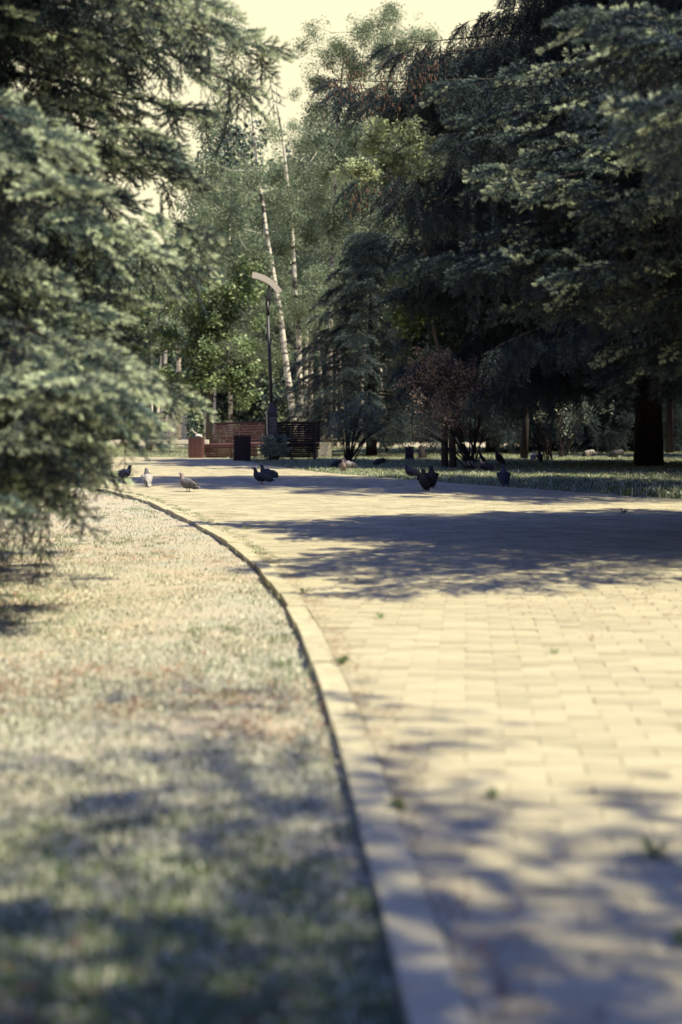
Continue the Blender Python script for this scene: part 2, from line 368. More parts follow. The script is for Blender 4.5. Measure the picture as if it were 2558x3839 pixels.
# ------------------------------------------------------------------ ground, path, kerb
def catmull(pts, step):
    out = []
    for i in range(1, len(pts)-2):
        p0, p1, p2, p3 = pts[i-1], pts[i], pts[i+1], pts[i+2]; n = max(2, int((p2-p1).length/step))
        for k in range(n):
            t = k/n; out.append(.5*((2*p1)+(p2-p0)*t+(2*p0-5*p1+4*p2-p3)*t*t+(3*p1-p0-3*p2+p3)*t**3))
    out.append(pts[-2]); return out
kp = [(945, 2352), (935, 2300), (905, 2180), (870, 2060), (840, 1960), (820, 1880), (800, 1780), (765, 1660), (740, 1580), (710, 1500), (680, 1420), (640, 1350), (590, 1300), (530, 1245), (470, 1212), (400, 1180), (330, 1150), (265, 1110)]
kerb_pts = [Vector((-.05, -8, 0)), Vector((.07, -4, 0)), Vector((.13, 0, 0)), Vector((.14, 1.3, 0))]+[gp(x*1.6314, y*1.6314) for x, y in kp]+[Vector((-6.5, 26.2, 0)), Vector((-10, 28.2, 0)), Vector((-16, 30, 0)), Vector((-22, 31, 0))]
# smooth out pixel noise
for _ in range(2):
    kerb_pts = [kerb_pts[0]]+[(kerb_pts[i-1]+2*kerb_pts[i]+kerb_pts[i+1])/4 for i in range(1, len(kerb_pts)-1)]+[kerb_pts[-1]]
KC = catmull(kerb_pts, .1)
right_pts = [Vector(p) for p in [(-24, 41.5, 0), (-16, 41, 0), (-8, 40.3, 0), (-4.2, 39.3, 0), (-2.9, 37.8, 0), (-2.35, 35.0, 0), (-1.6, 31.5, 0), (-.4, 26.7, 0), (.35, 24.8, 0), (1.0, 23.2, 0), (1.53, 22.0, 0), (2.45, 19.9, 0), (3.35, 18.1, 0), (4.06, 16.9, 0), (6.5, 13.6, 0), (9, 10, 0), (10, 5, 0), (10, -2, 0), (10, -8, 0)]]
RC = catmull([right_pts[0]]+right_pts+[right_pts[-1]], .4)
KO = []                                   # path-side edge of the kerb
for i, p in enumerate(KC):
    t = (KC[min(i+1, len(KC)-1)]-KC[max(i-1, 0)]).normalized(); nrm = Vector((t.y, -t.x, 0)); KO.append(p+nrm*.09)
poly = [(p.x, p.y) for p in KO]+[(p.x, p.y) for p in RC]
PX = np.array([p[0] for p in poly]); PY = np.array([p[1] for p in poly])
def inside(x, y):
    x = np.asarray(x)[:, None]; y = np.asarray(y)[:, None]; x1, y1 = PX, PY; x2, y2 = np.roll(PX, -1), np.roll(PY, -1)
    c = ((y1 > y) != (y2 > y)) & (x < (x2-x1)*(y-y1)/(y2-y1+1e-12)+x1)
    return (c.sum(1) % 2) == 1
lkp = [(p.x, p.y) for p in KC]+[(p.x, p.y) for p in RC]
M_lawn = mat('lawn_soil', (0.36, 0.35, 0.275), 0.95, (0.42, 0.345, 0.25), 1.6, .8, 90, vec='Object')
M_sand = mat('joint_sand', (0.38, 0.34, 0.24), 0.95, (0.20, 0.18, 0.13), 3)
M_pave = mat('paver_concrete', (0.47, 0.43, 0.285), 0.85, (0.37, 0.33, 0.225), 2.2, .8, 150, rnd=.11, attr=None)
M_pave2 = mat('paver_concrete_mass', (0.47, 0.43, 0.285), 0.85, (0.37, 0.33, 0.225), 2.2, .8, 150, attr='tone')
M_kerb = mat('kerb_concrete', (0.46, 0.425, 0.285), 0.85, (0.36, 0.33, 0.22), 11, .5, 120, rnd=.06)
# lawn sheet: fine near the camera, out to the horizon
g = np.linspace(-1, 1, 260); gx = np.sinh(g*6.2)/np.sinh(6.2)*600; gy = gx+6
X, Y = np.meshgrid(gx, gy); Z = -.030+.008*np.sin(X*3.1+1.3*np.sin(Y*2.3))*np.sin(Y*2.7+X)+RNG.normal(0, .003, X.shape)
v = np.stack([X, Y, Z], -1).reshape(-1, 3); n = 260
i, j = np.meshgrid(np.arange(n-1), np.arange(n-1)); a = (j*n+i).ravel(); f = np.stack([a, a+1, a+n+1, a+n], -1)
lawn = link('lawn', npmesh('lawn', v, f, [M_lawn], True)); lawn['kind'] = 'structure'
# path bed
path = bpy.data.meshes.new('path')
path.from_pydata([(x, y, -.004) for x, y in poly], [], [tuple(range(len(poly)))]); path.materials.append(M_sand)
path = link('path', path); path['kind'] = 'structure'

def clip_half(pg, p, nrm):
    out = []
    for i in range(len(pg)):
        a, b = pg[i], pg[(i+1) % len(pg)]; da = (a[0]-p[0])*nrm[0]+(a[1]-p[1])*nrm[1]; db = (b[0]-p[0])*nrm[0]+(b[1]-p[1])*nrm[1]
        if da >= 0: out.append(a)
        if (da >= 0) != (db >= 0): t = da/(da-db); out.append((a[0]+(b[0]-a[0])*t, a[1]+(b[1]-a[1])*t))
    return out
def prism(pg, z0, z1, ch):
    n = len(pg); cx = sum(p[0] for p in pg)/n; cy = sum(p[1] for p in pg)/n
    v = [(x, y, z0) for x, y in pg]+[(x, y, z1-ch*.7) for x, y in pg]
    for x, y in pg:
        l = math.hypot(x-cx, y-cy)+1e-6; k = max(0, 1-ch*1.4/l); v.append((cx+(x-cx)*k, cy+(y-cy)*k, z1))
    f = [(i, (i+1) % n, n+(i+1) % n, n+i) for i in range(n)]+[(n+i, n+(i+1) % n, 2*n+(i+1) % n, 2*n+i) for i in range(n)]+[tuple(range(2*n, 3*n))]
    return v, f
ang = R(-5); ca, sa = math.cos(ang), math.sin(ang); pw, pl, gap = .10, .20, .0022
cells = []
for r_ in range(-20, 420):
    v0 = r_*pw; off = (r_ % 2)*.5*pl
    for c_ in range(-110, 90):
        u0 = c_*pl+off; cx_, cy_ = u0*ca-v0*sa, u0*sa+v0*ca
        if cy_ < 1.0 or cy_ > 40.5: continue
        if abs(cx_) > .24*cy_+1.2+.1: continue
        cells.append((cx_, cy_))
cells = np.array(cells); KOa = np.array([(p.x, p.y) for p in KO]); RCa = np.array([(p.x, p.y) for p in RC])
hx, hy = pl/2-gap/2, pw/2-gap/2
cor = np.array([(-hx, -hy), (hx, -hy), (hx, hy), (-hx, hy)])@np.array([[ca, sa], [-sa, ca]])
cin = sum(inside(cells[:, 0]+c[0], cells[:, 1]+c[1]).astype(int) for c in cor)
keep = cin > 0; cells = cells[keep]; cin = cin[keep]
ordr = np.argsort(cells[:, 1]); cells = cells[ordr]; cin = cin[ordr]
v_, f_ = prism([tuple(c) for c in cor], -.045, 0, .0018)
full = bpy.data.meshes.new('paver'); full.from_pydata(v_, [], f_); full.materials.append(M_pave)
cnt = 0; BV = []; BF = []; TN = []
for (cx_, cy_), k in zip(cells, cin):
    zj = random.gauss(0, .0012); tx, ty = random.gauss(0, .006), random.gauss(0, .006)
    if k == 4 and cnt < 288 and abs(cx_) < .24*cy_+.12 and cy_ > 1.95:
        o = link('paver', full, path); o.location = (cx_, cy_, zj); o.rotation_euler = (tx, ty, random.gauss(0, .008)); cnt += 1; continue
    pg = [(cx_+c[0], cy_+c[1]) for c in cor]
    if k < 4:
        for A, sgn in ((KOa, 1), (RCa, 1)):
            q = np.argmin((A[:, 0]-cx_)**2+(A[:, 1]-cy_)**2)
            if (A[q, 0]-cx_)**2+(A[q, 1]-cy_)**2 > .06: continue
            t = A[min(q+1, len(A)-1)]-A[max(q-1, 0)]; nr = np.array([t[1], -t[0]]); nr /= np.linalg.norm(nr)+1e-9
            pg = clip_half(pg, A[q]+nr*.004, nr)
            if len(pg) < 3: break
        if len(pg) < 3: continue
    vv, ff = prism(pg, -.03, zj, .0018); o = len(BV); cx0, cy0 = cx_, cy_
    BV += [(x, y, z+(x-cx0)*ty+(y-cy0)*tx) for x, y, z in vv]; BF += [tuple(i+o for i in f) for f in ff]
    t_ = random.uniform(.84, 1.08); TN += [t_]*len(vv)
pm = bpy.data.meshes.new('paving'); pm.from_pydata(BV, [], BF); pm.materials.append(M_pave2)
at_ = pm.color_attributes.new('tone', 'FLOAT_COLOR', 'POINT'); at_.data.foreach_set('color', np.repeat(np.array(TN, np.float32), 4))
pm.update(); paving = link('paver_field', pm, path); paving['kind'] = 'stuff'
# far stretch of the path past the modelled pavers lies on the same bed: pale sheet
# kerb stones
kerb = MB()
acc = 0; idx = [0]
for i in range(1, len(KC)):
    acc += (KC[i]-KC[i-1]).length
    if acc >= .5: idx.append(i); acc = 0
kb = MB()
for i in range(len(KC)-1):
    pass
kroot = MB()
vs = []; fs = []
for p, q in zip(KC, KO):
    m = (p+q)/2; d = (q-p).normalized()*.035; vs += [(m.x-d.x, m.y-d.y, -.03), (m.x+d.x, m.y+d.y, -.03)]
for i in range(len(KC)-1): fs.append((2*i, 2*i+1, 2*i+3, 2*i+2))
kroot.add(vs, fs); kerbo = kroot.obj('kerb', M_sand); kerbo['kind'] = 'structure'
for a_, b_ in zip(idx[:-1], idx[1:]):
    p, q = KC[a_], KC[b_]; po, qo = KO[a_], KO[b_]
    if p.y > 34: break
    t = (q-p).normalized(); jn = Vector((t.y, -t.x, 0))*random.gauss(0, .003); t = t*.005; p = p+jn; q = q+jn; po = po+jn*.3; qo = qo+jn*.3
    pg = [(p.x+t.x, p.y+t.y), (po.x+t.x, po.y+t.y), (qo.x-t.x, qo.y-t.y), (q.x-t.x, q.y-t.y)]
    vv, ff = prism(pg, -.12, .008+random.gauss(0, .004), .005)
    m = MB(); m.add(vv, ff); m.obj('kerb_stone', M_kerb, kerbo)

# ------------------------------------------------------------------ grass
def is_lawn(x, y):
    PXs, PYs = PX, PY
    return ~inside(x, y)
def noise2(x, y, s, seed=0):
    return (np.sin(x*s+seed)+np.sin(y*s*1.3+seed*2+1.7*np.sin(x*s*.7))+np.sin((x+y)*s*.6+3*np.sin(y*s*.4+seed)))/3
def sample_lawn(n, y0, y1, k, side, pw_=1.0):
    u = RNG.random(n); y = (y0**(1-pw_)+(y1**(1-pw_)-y0**(1-pw_))*u)**(1/(1-pw_)) if abs(pw_-1) > 1e-3 else y0*(y1/y0)**u
    x = RNG.uniform(-1, 1, n)*(.245*y+k)
    m = is_lawn(x, y)
    # keep clear of kerb
    A = np.array([(p.x, p.y) for p in KC[::2]]); dm = np.full(n, 9.)
    for c in range(0, n, 4000):
        s_ = slice(c, c+4000); dm[s_] = np.sqrt(((x[s_, None]-A[None, :, 0]-.05)**2+(y[s_, None]-A[None, :, 1])**2).min(1))
    m &= dm > .075
    xl = np.interp(y, A[:, 1], A[:, 0])
    left = x < xl
    m &= left if side < 0 else ~left
    return x[m], y[m]
x, y = sample_lawn(40000, 1.7, 23, .5, -1, 1.35)
nz = noise2(x, y, 1.1)+noise2(x, y, 3.7, 2)*.5
gsel = nz+RNG.normal(0, .35, len(x)) > .45
gsel |= (RNG.random(len(x)) < np.clip((3.3-y)/2, 0, .18))
def scat_grass(name, x, y, protos, s0, s1, label, z=-.030):
    n = len(x); P = np.stack([x, y, np.full(n, z)], -1)
    Q = np.stack([RNG.normal(0, .12, n), RNG.normal(0, .12, n), RNG.uniform(0, 6.28, n)], -1)
    o = scatter(name, P, Q, RNG.uniform(s0, s1, n), protos); o['label'] = label; o['category'] = 'grass'; return o
scat_grass('dry_grass', x[~gsel], y[~gsel], G_DRY, .7, 1.5, 'short dry greyish grass beside the kerb on the left')
scat_grass('green_grass', x[gsel], y[gsel], G_GRN, .6, 1.4, 'patches of green grass on the lawn left of the kerb')
x, y = sample_lawn(60000, 15, 60, 2.0, 1, .9)
scat_grass('shaded_grass', x, y, G_FAR, .5, 1.2, 'green grass of the shaded lawn beyond the path', -.05)
x, y = sample_lawn(4500, 1.8, 12, .4, -1, 1.2)
nz = noise2(x, y, 1.9, 5); s_ = (nz > .1)
LIT = []
for q in range(2):
    r = np.random.default_rng(q); V = []; F = []
    for i in range(14):
        p = np.array([*r.normal(0, .05, 2), r.uniform(.003, .012)]); a = r.uniform(0, 6.28); d = np.array([math.cos(a), math.sin(a), r.uniform(-.1, .2)])*r.uniform(.006, .018); e = np.array([-d[1], d[0], 0])*.22
        o = len(V); V += [tuple(p-d), tuple(p+e), tuple(p+d), tuple(p-e)]; F.append((o, o+1, o+2, o+3))
    me = bpy.data.meshes.new('litter'); me.from_pydata(V, [], F); me.materials.append(M_lit); LIT.append(proto('litter', me))
lit = scat_grass('needle_litter', x[s_], y[s_], LIT, .7, 1.6, 'brown fallen needles and bits scattered on the dry lawn')
lit['category'] = 'litter'

# weeds in the paving
def weed(px, py, s, label, green=True):
    p = gp(px, py); T = thing('weed', label, 'plant', (p.x, p.y, 0), 0, 'weeds growing in the paving joints'); r = random
    mb = MB()
    for i in range(14):
        a = r.uniform(0, 6.28); l = s*r.uniform(.5, 1.1); d = Vector((math.cos(a), math.sin(a), 0)); e = Vector((-d.y, d.x, 0))*s*.10; h = Vector((0, 0, 1))
        b = d*.004; m = d*l*.5+h*l*r.uniform(.35, .8); t = d*l*.95+h*l*r.uniform(.1, .7)
        mb.add([b-e*.3, b+e*.3, m+e, m-e, t], [(0, 1, 2, 3), (3, 2, 4)])
    mb.obj('leaves', M_gr1 if green else M_gr3, T)
weed(1505, 3035, .045, 'bright green weed in the shade beside the kerb, nearest of those by the kerb')
weed(1850, 2990, .035, 'low flat weed in the mottled shade, right of the bright green one')
weed(2450, 3215, .050, 'dark weed clump at the lower right of the paving')
weed(2548, 3540, .045, 'dark weed at the bottom right edge of the frame')
weed(2080, 2450, .028, 'small dark weed alone in the sunlit paving')
weed(1140, 2224, .050, 'low weed touching the kerb where it starts to bend')
weed(1285, 2492, .050, 'flat weed tuft on the sunlit paving by the kerb, below the bend')
weed(925, 1985, .05, 'tiny weed in the sunlit paving near the far kerb')
weed(1425, 2320, .04, 'faint flat weed between kerb and middle of the sunlit paving')
weed(2340, 1925, .07, 'dark weed in the big tree shadow at right')
for q in range(60):
    pass
# ragged strip of weeds along the far kerb joint: uncountable
jx = []; jy = []
for p, t in zip(KO[::1], KO[1:]+[KO[-1]]):
    if 8.5 < p.y < 27 and p.x > -8:
        for _ in range(3):
            if random.random() < .55: jx.append(p.x+random.uniform(0, .12)); jy.append(p.y+random.uniform(-.06, .06))
scat_grass('joint_grass', np.array(jx), np.array(jy), G_GRN, .3, .9, 'thin grass growing in the joint along the far kerb', 0)
jx = []; jy = []
for p in KO:
    if 1.6 < p.y < 9.5:
        for _ in range(2): jx.append(p.x+abs(random.gauss(.01, .05))); jy.append(p.y+random.uniform(-.06, .06))
o = scat_grass('kerb_litter', np.array(jx), np.array(jy), LIT, .5, 1.0, 'brown bits and needles gathered along the near kerb joint', .002); o['category'] = 'litter'
rx_ = []; ry_ = []
for k in range(1500):
    cl = (random.uniform(-3.5, 3), random.uniform(6, 28))
    if k % 12 == 0: base_ = cl
    xx, yy = base_[0]+random.gauss(0, .25), base_[1]+random.gauss(0, .35)
    rx_.append(xx); ry_.append(yy)
rx_ = np.array(rx_); ry_ = np.array(ry_); m = inside(rx_, ry_)
o = scat_grass('path_litter', rx_[m], ry_[m], LIT, .4, .9, 'small brown bits scattered over the paving', 0); o['category'] = 'litter'

# lawn tufts in the sun at the right rim of the path
tx = RNG.uniform(3.6, 6.0, 900); ty = 17.1+RNG.uniform(0, 1.8, 900)-(tx-4)*1.25
m = ~inside(tx, ty)
scat_grass('rim_grass', tx[m], ty[m], G_FAR, .8, 2.0, 'taller sunlit grass where the lawn meets the path at the right edge', -.02)

# ------------------------------------------------------------------ trees, near
rn = random.Random(3)
D = (-3.55, 7.9)
ex = []
for (px, py, d, zb, b) in [(1060, 190, 8.2, 3.1, .25), (960, 330, 8.6, 3.3, .25), (800, 90, 7.4, 3.6, .2), (850, 30, 7.0, 3.7, .2), (760, 420, 8.4, 3.0, .1), (640, 560, 7.8, 2.9, .1),
        (690, 640, 8.3, 2.7, .1), (740, 690, 8.8, 2.7, .15), (780, 870, 7.6, 2.4, .2), (790, 1000, 8.2, 2.1, .2), (720, 1000, 7.0, 2.2, .2), (640, 1180, 7.6, 1.8, .1),
        (620, 1430, 6.6, 1.6, .15), (640, 1560, 6.4, 1.5, .2), (560, 1420, 6.0, 1.6, .2), (700, 1690, 6.7, 1.2, .15), (600, 1660, 6.0, 1.25, .2), (480, 1500, 5.6, 1.5, .2), (430, 1600, 5.6, 1.4, .2),
        (480, 1790, 6.2, 1.0, .15), (400, 1900, 6.0, .95, .15), (330, 1960, 6.3, .9, .1), (250, 1760, 5.6, 1.2, .2), (160, 1850, 5.8, 1.0, .15), (120, 1500, 5.6, 1.5, .2), (300, 680, 5.8, 2.6, .1), (250, 520, 6.0, 2.8, .15), (150, 1950, 6.6, .9, .1), (560, 930, 7.0, 2.3, .2),
        (520, 1220, 6.6, 1.9, .15), (300, 1100, 6.4, 2.1, .15), (100, 900, 6.2, 2.3, .15), (60, 1250, 6.0, 1.9, .1), (900, 1080, 9.5, 2.2, .2), (640, 1330, 8.4, 1.7, .1)]:
    px, py = (px-45, py) if py < 900 else (px-150, py-50)
    if py > 1500: px, py = px-40, py-60
    ex.append((at(px, py, d), zb, b))
ex += [(Vector((-1.35, 5.5, .56)), .9, .1), (Vector((-1.55, 5.9, .62)), 1.0, .1), (Vector((-1.5, 8.3, .62)), .9, .1), (Vector((-1.6, 8.9, .66)), 1.0, .1), (Vector((-1.75, 7.6, .55)), .95, .1)]
def skipD(dv, z, L):
    return (dv.x > .2 and 2.95 < z < 3.3) or (dv.x > -.1 and z < 1.3)
spruce('spruce_tree', 'large pale blue-green spruce at the left edge, its lit boughs reaching toward the path', D, 11.5, .19, 2.65, .95, .27, 7, SPR, rn, w=.30, sp=.135, sc=.85, dip=.16, tipup=.15, extra=ex, zmax=4.2, skip=skipD, power=.9, dark=SPRD, hang=.35)
rn = random.Random(5)
A = (5.6, 10.8)
exA = []
for (px, py, d, zb, b) in [(1700, 975, 11, 2.5, .1), (1760, 1010, 10.6, 2.5, .1), (1830, 655, 10.8, 3.2, .1), (1900, 700, 10.2, 3.2, .1), (1860, 520, 11.2, 3.5, .1), (2110, 1040, 9.6, 2.4, .15), (2250, 780, 9.2, 2.9, .15), (2190, 720, 10, 3.0, .1), (2040, 560, 10.4, 3.3, .1), (1980, 850, 10.8, 2.8, .1),
        (1700, 330, 11.6, 3.9, .1), (1750, 450, 11.5, 3.6, .1), (2200, 60, 7.8, 3.6, .1), (2300, 140, 7.4, 3.5, .1), (2420, 400, 6.6, 2.9, .1), (1950, 1150, 11, 2.3, .05), (2330, 1140, 10, 2.2, .1), (1850, 890, 11.4, 2.7, .1)]:
    exA.append((at(px, py, d), zb, b))
def skipA(dv, z, L): return dv.y < -.35 and dv.x < -.2 and z < 2.0
spruce('spruce_tree', 'nearer blue spruce on the right whose sunlit twig tips stand out against deep shade', A, 9.2, .20, 3.6, 1.8, .30, 7, SPRA, rn, w=.32, sp=.15, sc=.95, dip=.14, tipup=.12, extra=exA, zmax=5.2, skip=skipA, power=.8, dark=SPRD, hang=.35)
# ------------------------------------------------------------------ big dark spruces
rn = random.Random(9)
N1 = (6.75, 31.2)
exN = [(at(px, py, d), zb, b) for (px, py, d, zb, b) in [(1290, 330, 30, 8.8, -.2), (1450, 170, 30.5, 9.8, 0), (1330, 680, 29, 6.6, .2), (1500, 200, 29, 10.0, -.2), (1260, 300, 31, 8.6, -.1), (1480, 760, 28, 6.0, .1), (1560, 950, 28, 4.6, .1), (1400, 900, 30, 5.2, .1), (1650, 300, 27, 8.6, 0), (1700, 500, 27, 7.4, 0), (1500, 1080, 29, 4.2, .1)]]
N = spruce('spruce_tree', 'tall dark drooping spruce with brown cones and a thick bare lower trunk at right', N1, 19, .29, 5.6, 2.6, .50, 8, SPRN, rn, w=.30, sp=.25, sc=.9, dip=.16, droop=.55, tipup=-.1, extra=exN, joined=True, power=.6, skip=lambda dv, z, L: dv.x < 0 and 5.0 < z < 9.0, hang=.25)
# cones hanging on its upper left boughs
MC = MB(); MC.tube([(0, 0, 0), (0, 0, -.03), (0, 0, -.10), (0, 0, -.13)], [.006, .02, .017, .004], 6); pc = proto('cone', MC.mesh('cone', M_cone))
cp = []
for k in range(300):
    px, py = random.choice([(1330+random.gauss(0, 70), 330+random.gauss(0, 55)), (1450+random.gauss(0, 90), 330+random.gauss(0, 60)), (1350+random.gauss(0, 45), 740+random.gauss(0, 45)), (1600+random.gauss(0, 60), 270+random.gauss(0, 50))])
    p = at(px, py, random.uniform(27.5, 30.5)); cp.append((p.x-N1[0], p.y-N1[1], p.z+.05))
scatter('cones', cp, [(random.uniform(-.3, .3), random.uniform(-.3, .3), 0) for _ in cp], [random.uniform(.5, .9) for _ in cp], [pc], N)
rn = random.Random(12)
spruce('spruce_tree', 'dark spruce rooted beyond the right edge, closing the view between lawn and canopy', (6.9, 18.6), 17, .26, 4.2, 3.0, .6, 8, SPRN, rn, w=.32, sp=.34, sc=.9, dip=.06, droop=.3, tipup=0, joined=True, power=.5)
spruce('spruce_tree', 'dark spruce beyond the right edge shading the lawn behind the nearer ones', (10.2, 26.5), 17, .26, 4.4, 3.4, .7, 8, SPRN, rn, w=.32, sp=.36, sc=.95, dip=.08, droop=.4, tipup=0, joined=True, power=.5)
spruce('spruce_tree', 'unseen spruce added at right to shade the nearer blue spruce', (9.1, 9.0), 12, .24, 3.2, 2.2, .5, 7, SPRN, rn, w=.34, sp=.36, sc=.8, dip=.18, droop=.5, tipup=0, joined=True, power=.6)  # out of view, added to keep sun off the nearer blue spruce
rn = random.Random(13)
spruce('spruce_tree', 'blue-grey spruce standing behind the slatted bench back, left of the red-brown shrub', (.9, 42), 7.0, .16, 2.7, 1.1, .42, 8, SPRN+SPRF[:1], rn, w=.34, sp=.30, sc=.75, dip=.2, droop=.25, joined=True)
rn = random.Random(14)
spruce('spruce_tree', 'spruce farther back behind the left spruce, its blue tips showing beside the maple', (-8.3, 31), 7.0, .15, 2.6, .7, .42, 8, SPRF, rn, w=.34, sp=.30, sc=.75, dip=.2, droop=.2, joined=True)
spruce('spruce_tree', 'dark spruce deep in the wood right of the thick trunk', (14.5, 40), 15, .2, 4.2, 2.4, .6, 8, SPRN, rn, w=.34, sp=.36, sc=1, dip=.2, droop=.5, joined=True)
spruce('spruce_tree', 'dark low-skirted spruce far back between the shrubs and the thick trunk', (9.3, 50), 15, .2, 4.4, .6, .6, 8, SPRN, rn, w=.34, sp=.36, sc=1, dip=.1, droop=.5, joined=True, power=.6)
spruce('spruce_tree', 'dark low-skirted spruce far back just right of the thick trunk', (12.6, 53), 15, .2, 3.6, .6, .6, 8, SPRN, rn, w=.34, sp=.36, sc=1, dip=.1, droop=.5, joined=True, power=.6)
spruce('spruce_tree', 'dark spruce in the wood behind the red-brown shrub', (5.0, 47), 14, .2, 3.8, 1.5, .5, 8, SPRN, rn, w=.34, sp=.36, sc=1, dip=.2, droop=.5, joined=True)
# ------------------------------------------------------------------ birches
rn = random.Random(21)
def birch(label, d, tp, r0, blobs, dens=15, protos=CL_B, scl=.9, nm='birch_tree', bark=None, grp='birches behind the benches', cat='tree', depth=.8):
    base = at(tp[-1][0], tp[-1][1], d); base.z = -.05
    tpp = list(reversed(tp))+[]; k = len(tpp); pts = [(CX+base.x/d*FPX, HY+(EYE+.05)/d*FPX)]+tpp[1:]
    rad = [r0*(.78 if bark is None else 1)*(1-.85*i/(k-1)) for i in range(k)]
    return leafy(nm, label, cat, base, pts, rad, blobs, protos, d, dens, scl, rn, bark or M_birch, grp, depth=depth)
birch('tall leaning birch with the whitest trunk, rising behind the lamp post', 54, [(925, 100), (935, 300), (950, 480), (965, 640), (985, 760), (1000, 880), (1020, 1000), (1050, 1170), (1075, 1380), (1100, 1560), (1105, 1680)], .18,
      [(880, 90, 70, 130), (860, 300, 90, 120), (830, 520, 110, 130), (760, 620, 80, 90), (800, 800, 120, 140), (900, 700, 110, 130), (780, 960, 90, 110), (900, 940, 120, 130), (1000, 560, 70, 110), (960, 1150, 120, 120)])
birch('second birch, slimmer trunk just right of the leaning birch', 56, [(1038, 330), (1040, 400), (1065, 560), (1080, 700), (1095, 860), (1105, 1050), (1120, 1250), (1128, 1560), (1130, 1680)], .17,
      [(1060, 620, 90, 100), (1120, 780, 120, 120), (1060, 950, 110, 120), (1130, 1120, 120, 140), (1190, 600, 80, 100)])
birch('broad birch with a rounded top right of the gap of sky', 60, [(1300, 120), (1280, 300), (1265, 500), (1250, 800), (1240, 1100), (1235, 1400), (1235, 1670)], .2,
      [(1160, 170, 50, 70), (1165, 330, 70, 80), (1230, 250, 90, 120), (1330, 170, 110, 110), (1430, 120, 100, 90), (1190, 110, 40, 50), (1260, 430, 120, 130), (1400, 330, 130, 130), (1230, 620, 120, 130), (1370, 560, 120, 130), (1250, 820, 130, 130), (1210, 1000, 110, 120), (1320, 750, 120, 120)])
birch('birch half hidden behind the coned spruce', 64, [(1480, 80), (1470, 500), (1465, 1000), (1460, 1660)], .18,
      [(1500, 180, 110, 120), (1560, 320, 110, 130), (1480, 480, 120, 140), (1560, 650, 120, 140), (1480, 850, 130, 140), (1590, 130, 80, 90)])
birch('birch with a dense crown between the leaning birch and the left spruce', 66, [(690, 640), (680, 900), (672, 1200), (668, 1660)], .17,
      [(720, 840, 70, 130), (690, 1010, 90, 130), (760, 1130, 110, 120), (620, 1130, 100, 120), (860, 1240, 120, 120), (560, 1030, 80, 90)])
birch('birch filling the gap right of the second birch, trunk mostly hidden', 70, [(1180, 500), (1172, 900), (1168, 1300), (1165, 1655)], .15,
      [(1180, 480, 90, 110), (1120, 640, 110, 120), (1240, 700, 120, 120), (1160, 860, 130, 120), (1050, 1000, 120, 120), (1280, 950, 130, 130), (1180, 1150, 150, 130), (1020, 1280, 130, 110), (1350, 1150, 130, 120)])
birch('birch behind the leaning one, only its crown seen', 72, [(860, 700), (862, 1000), (864, 1300), (866, 1652)], .15,
      [(850, 700, 100, 100), (930, 860, 120, 110), (780, 900, 110, 100), (860, 1040, 130, 110), (700, 1180, 110, 90), (980, 1000, 100, 90)])
for k, (px, d, r0, hh) in enumerate([(570, 62, .15, 1250), (592, 66, .13, 1260), (612, 58, .2, 1240), (776, 60, .14, 1260), (803, 63, .11, 1290), (1145, 60, .2, 1220), (1212, 57, .15, 1250), (1258, 61, .14, 1260), (1284, 64, .14, 1260), (1352, 60, .15, 1250), (1437, 58, .2, 1230), (1460, 61, .15, 1250), (1474, 66, .13, 1260)]):
    names = ['thin pale birch trunk at the far left, first from the left spruce', 'narrow birch trunk second from the left spruce', 'thicker greyish birch trunk third from the left spruce', 'birch trunk seen over the left end of the lit bench', 'thin slanting birch trunk above the lit bench',
             'crooked birch trunk right of the lamp, above the dark bench', 'birch trunk behind the right end of the dark bench', 'birch trunk above the pale planter', 'thin birch trunk right of the planter', 'birch trunk behind the grey-green shrub', 'broad white birch trunk between the two shrubs', 'white birch trunk just right of the broad one', 'thinnest birch trunk left of the red-brown shrub']
    q = rn.uniform(-22, 22)
    birch(names[k], d, [(px+q*1.6, hh-150), (px+q, hh), (px+q*.3, 1480), (px+rn.uniform(-6, 6), 1560), (px, 1670)], r0, [(px+q, hh-130, 110, 120), (px-q, hh-10, 100, 70)], dens=9)
# maples and other broadleaves
g2 = 'leafy trees behind the benches'
birch('bright green maple filling the view above the lit bench', 47, [(800, 1050), (790, 1250), (785, 1450), (785, 1690)], .13,
      [(760, 1080, 120, 90), (880, 1040, 90, 80), (660, 1200, 110, 100), (800, 1210, 130, 110), (920, 1180, 90, 110), (700, 1350, 110, 100), (850, 1350, 120, 100), (940, 1380, 70, 90), (760, 1470, 120, 70), (900, 1480, 90, 60), (650, 1450, 70, 60)], 12, CL_M, .85, 'maple_tree', M_greybark, g2)
birch('maple behind the left spruce, seen in slivers past its boughs', 50, [(560, 1200), (560, 1450), (560, 1680)], .12,
      [(560, 1180, 110, 110), (480, 1300, 110, 110), (580, 1330, 90, 90), (400, 1180, 110, 110), (300, 1300, 110, 120), (180, 1300, 110, 120)], 8, CL_M, .85, 'maple_tree', M_greybark, g2)
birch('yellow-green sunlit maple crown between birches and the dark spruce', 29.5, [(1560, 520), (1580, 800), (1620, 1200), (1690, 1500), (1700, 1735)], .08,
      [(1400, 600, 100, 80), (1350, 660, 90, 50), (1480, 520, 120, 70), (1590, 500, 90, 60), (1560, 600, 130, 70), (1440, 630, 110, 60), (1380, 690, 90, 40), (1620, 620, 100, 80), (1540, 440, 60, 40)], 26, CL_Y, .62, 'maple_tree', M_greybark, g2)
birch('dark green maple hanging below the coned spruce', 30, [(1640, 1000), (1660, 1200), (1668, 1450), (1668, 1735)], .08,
      [(1560, 1080, 100, 90), (1500, 1180, 90, 90), (1600, 1240, 110, 80), (1480, 1080, 60, 60), (1700, 1150, 80, 90), (1560, 1300, 60, 50)], 22, CL_M, .62, 'maple_tree', M_greybark, g2)
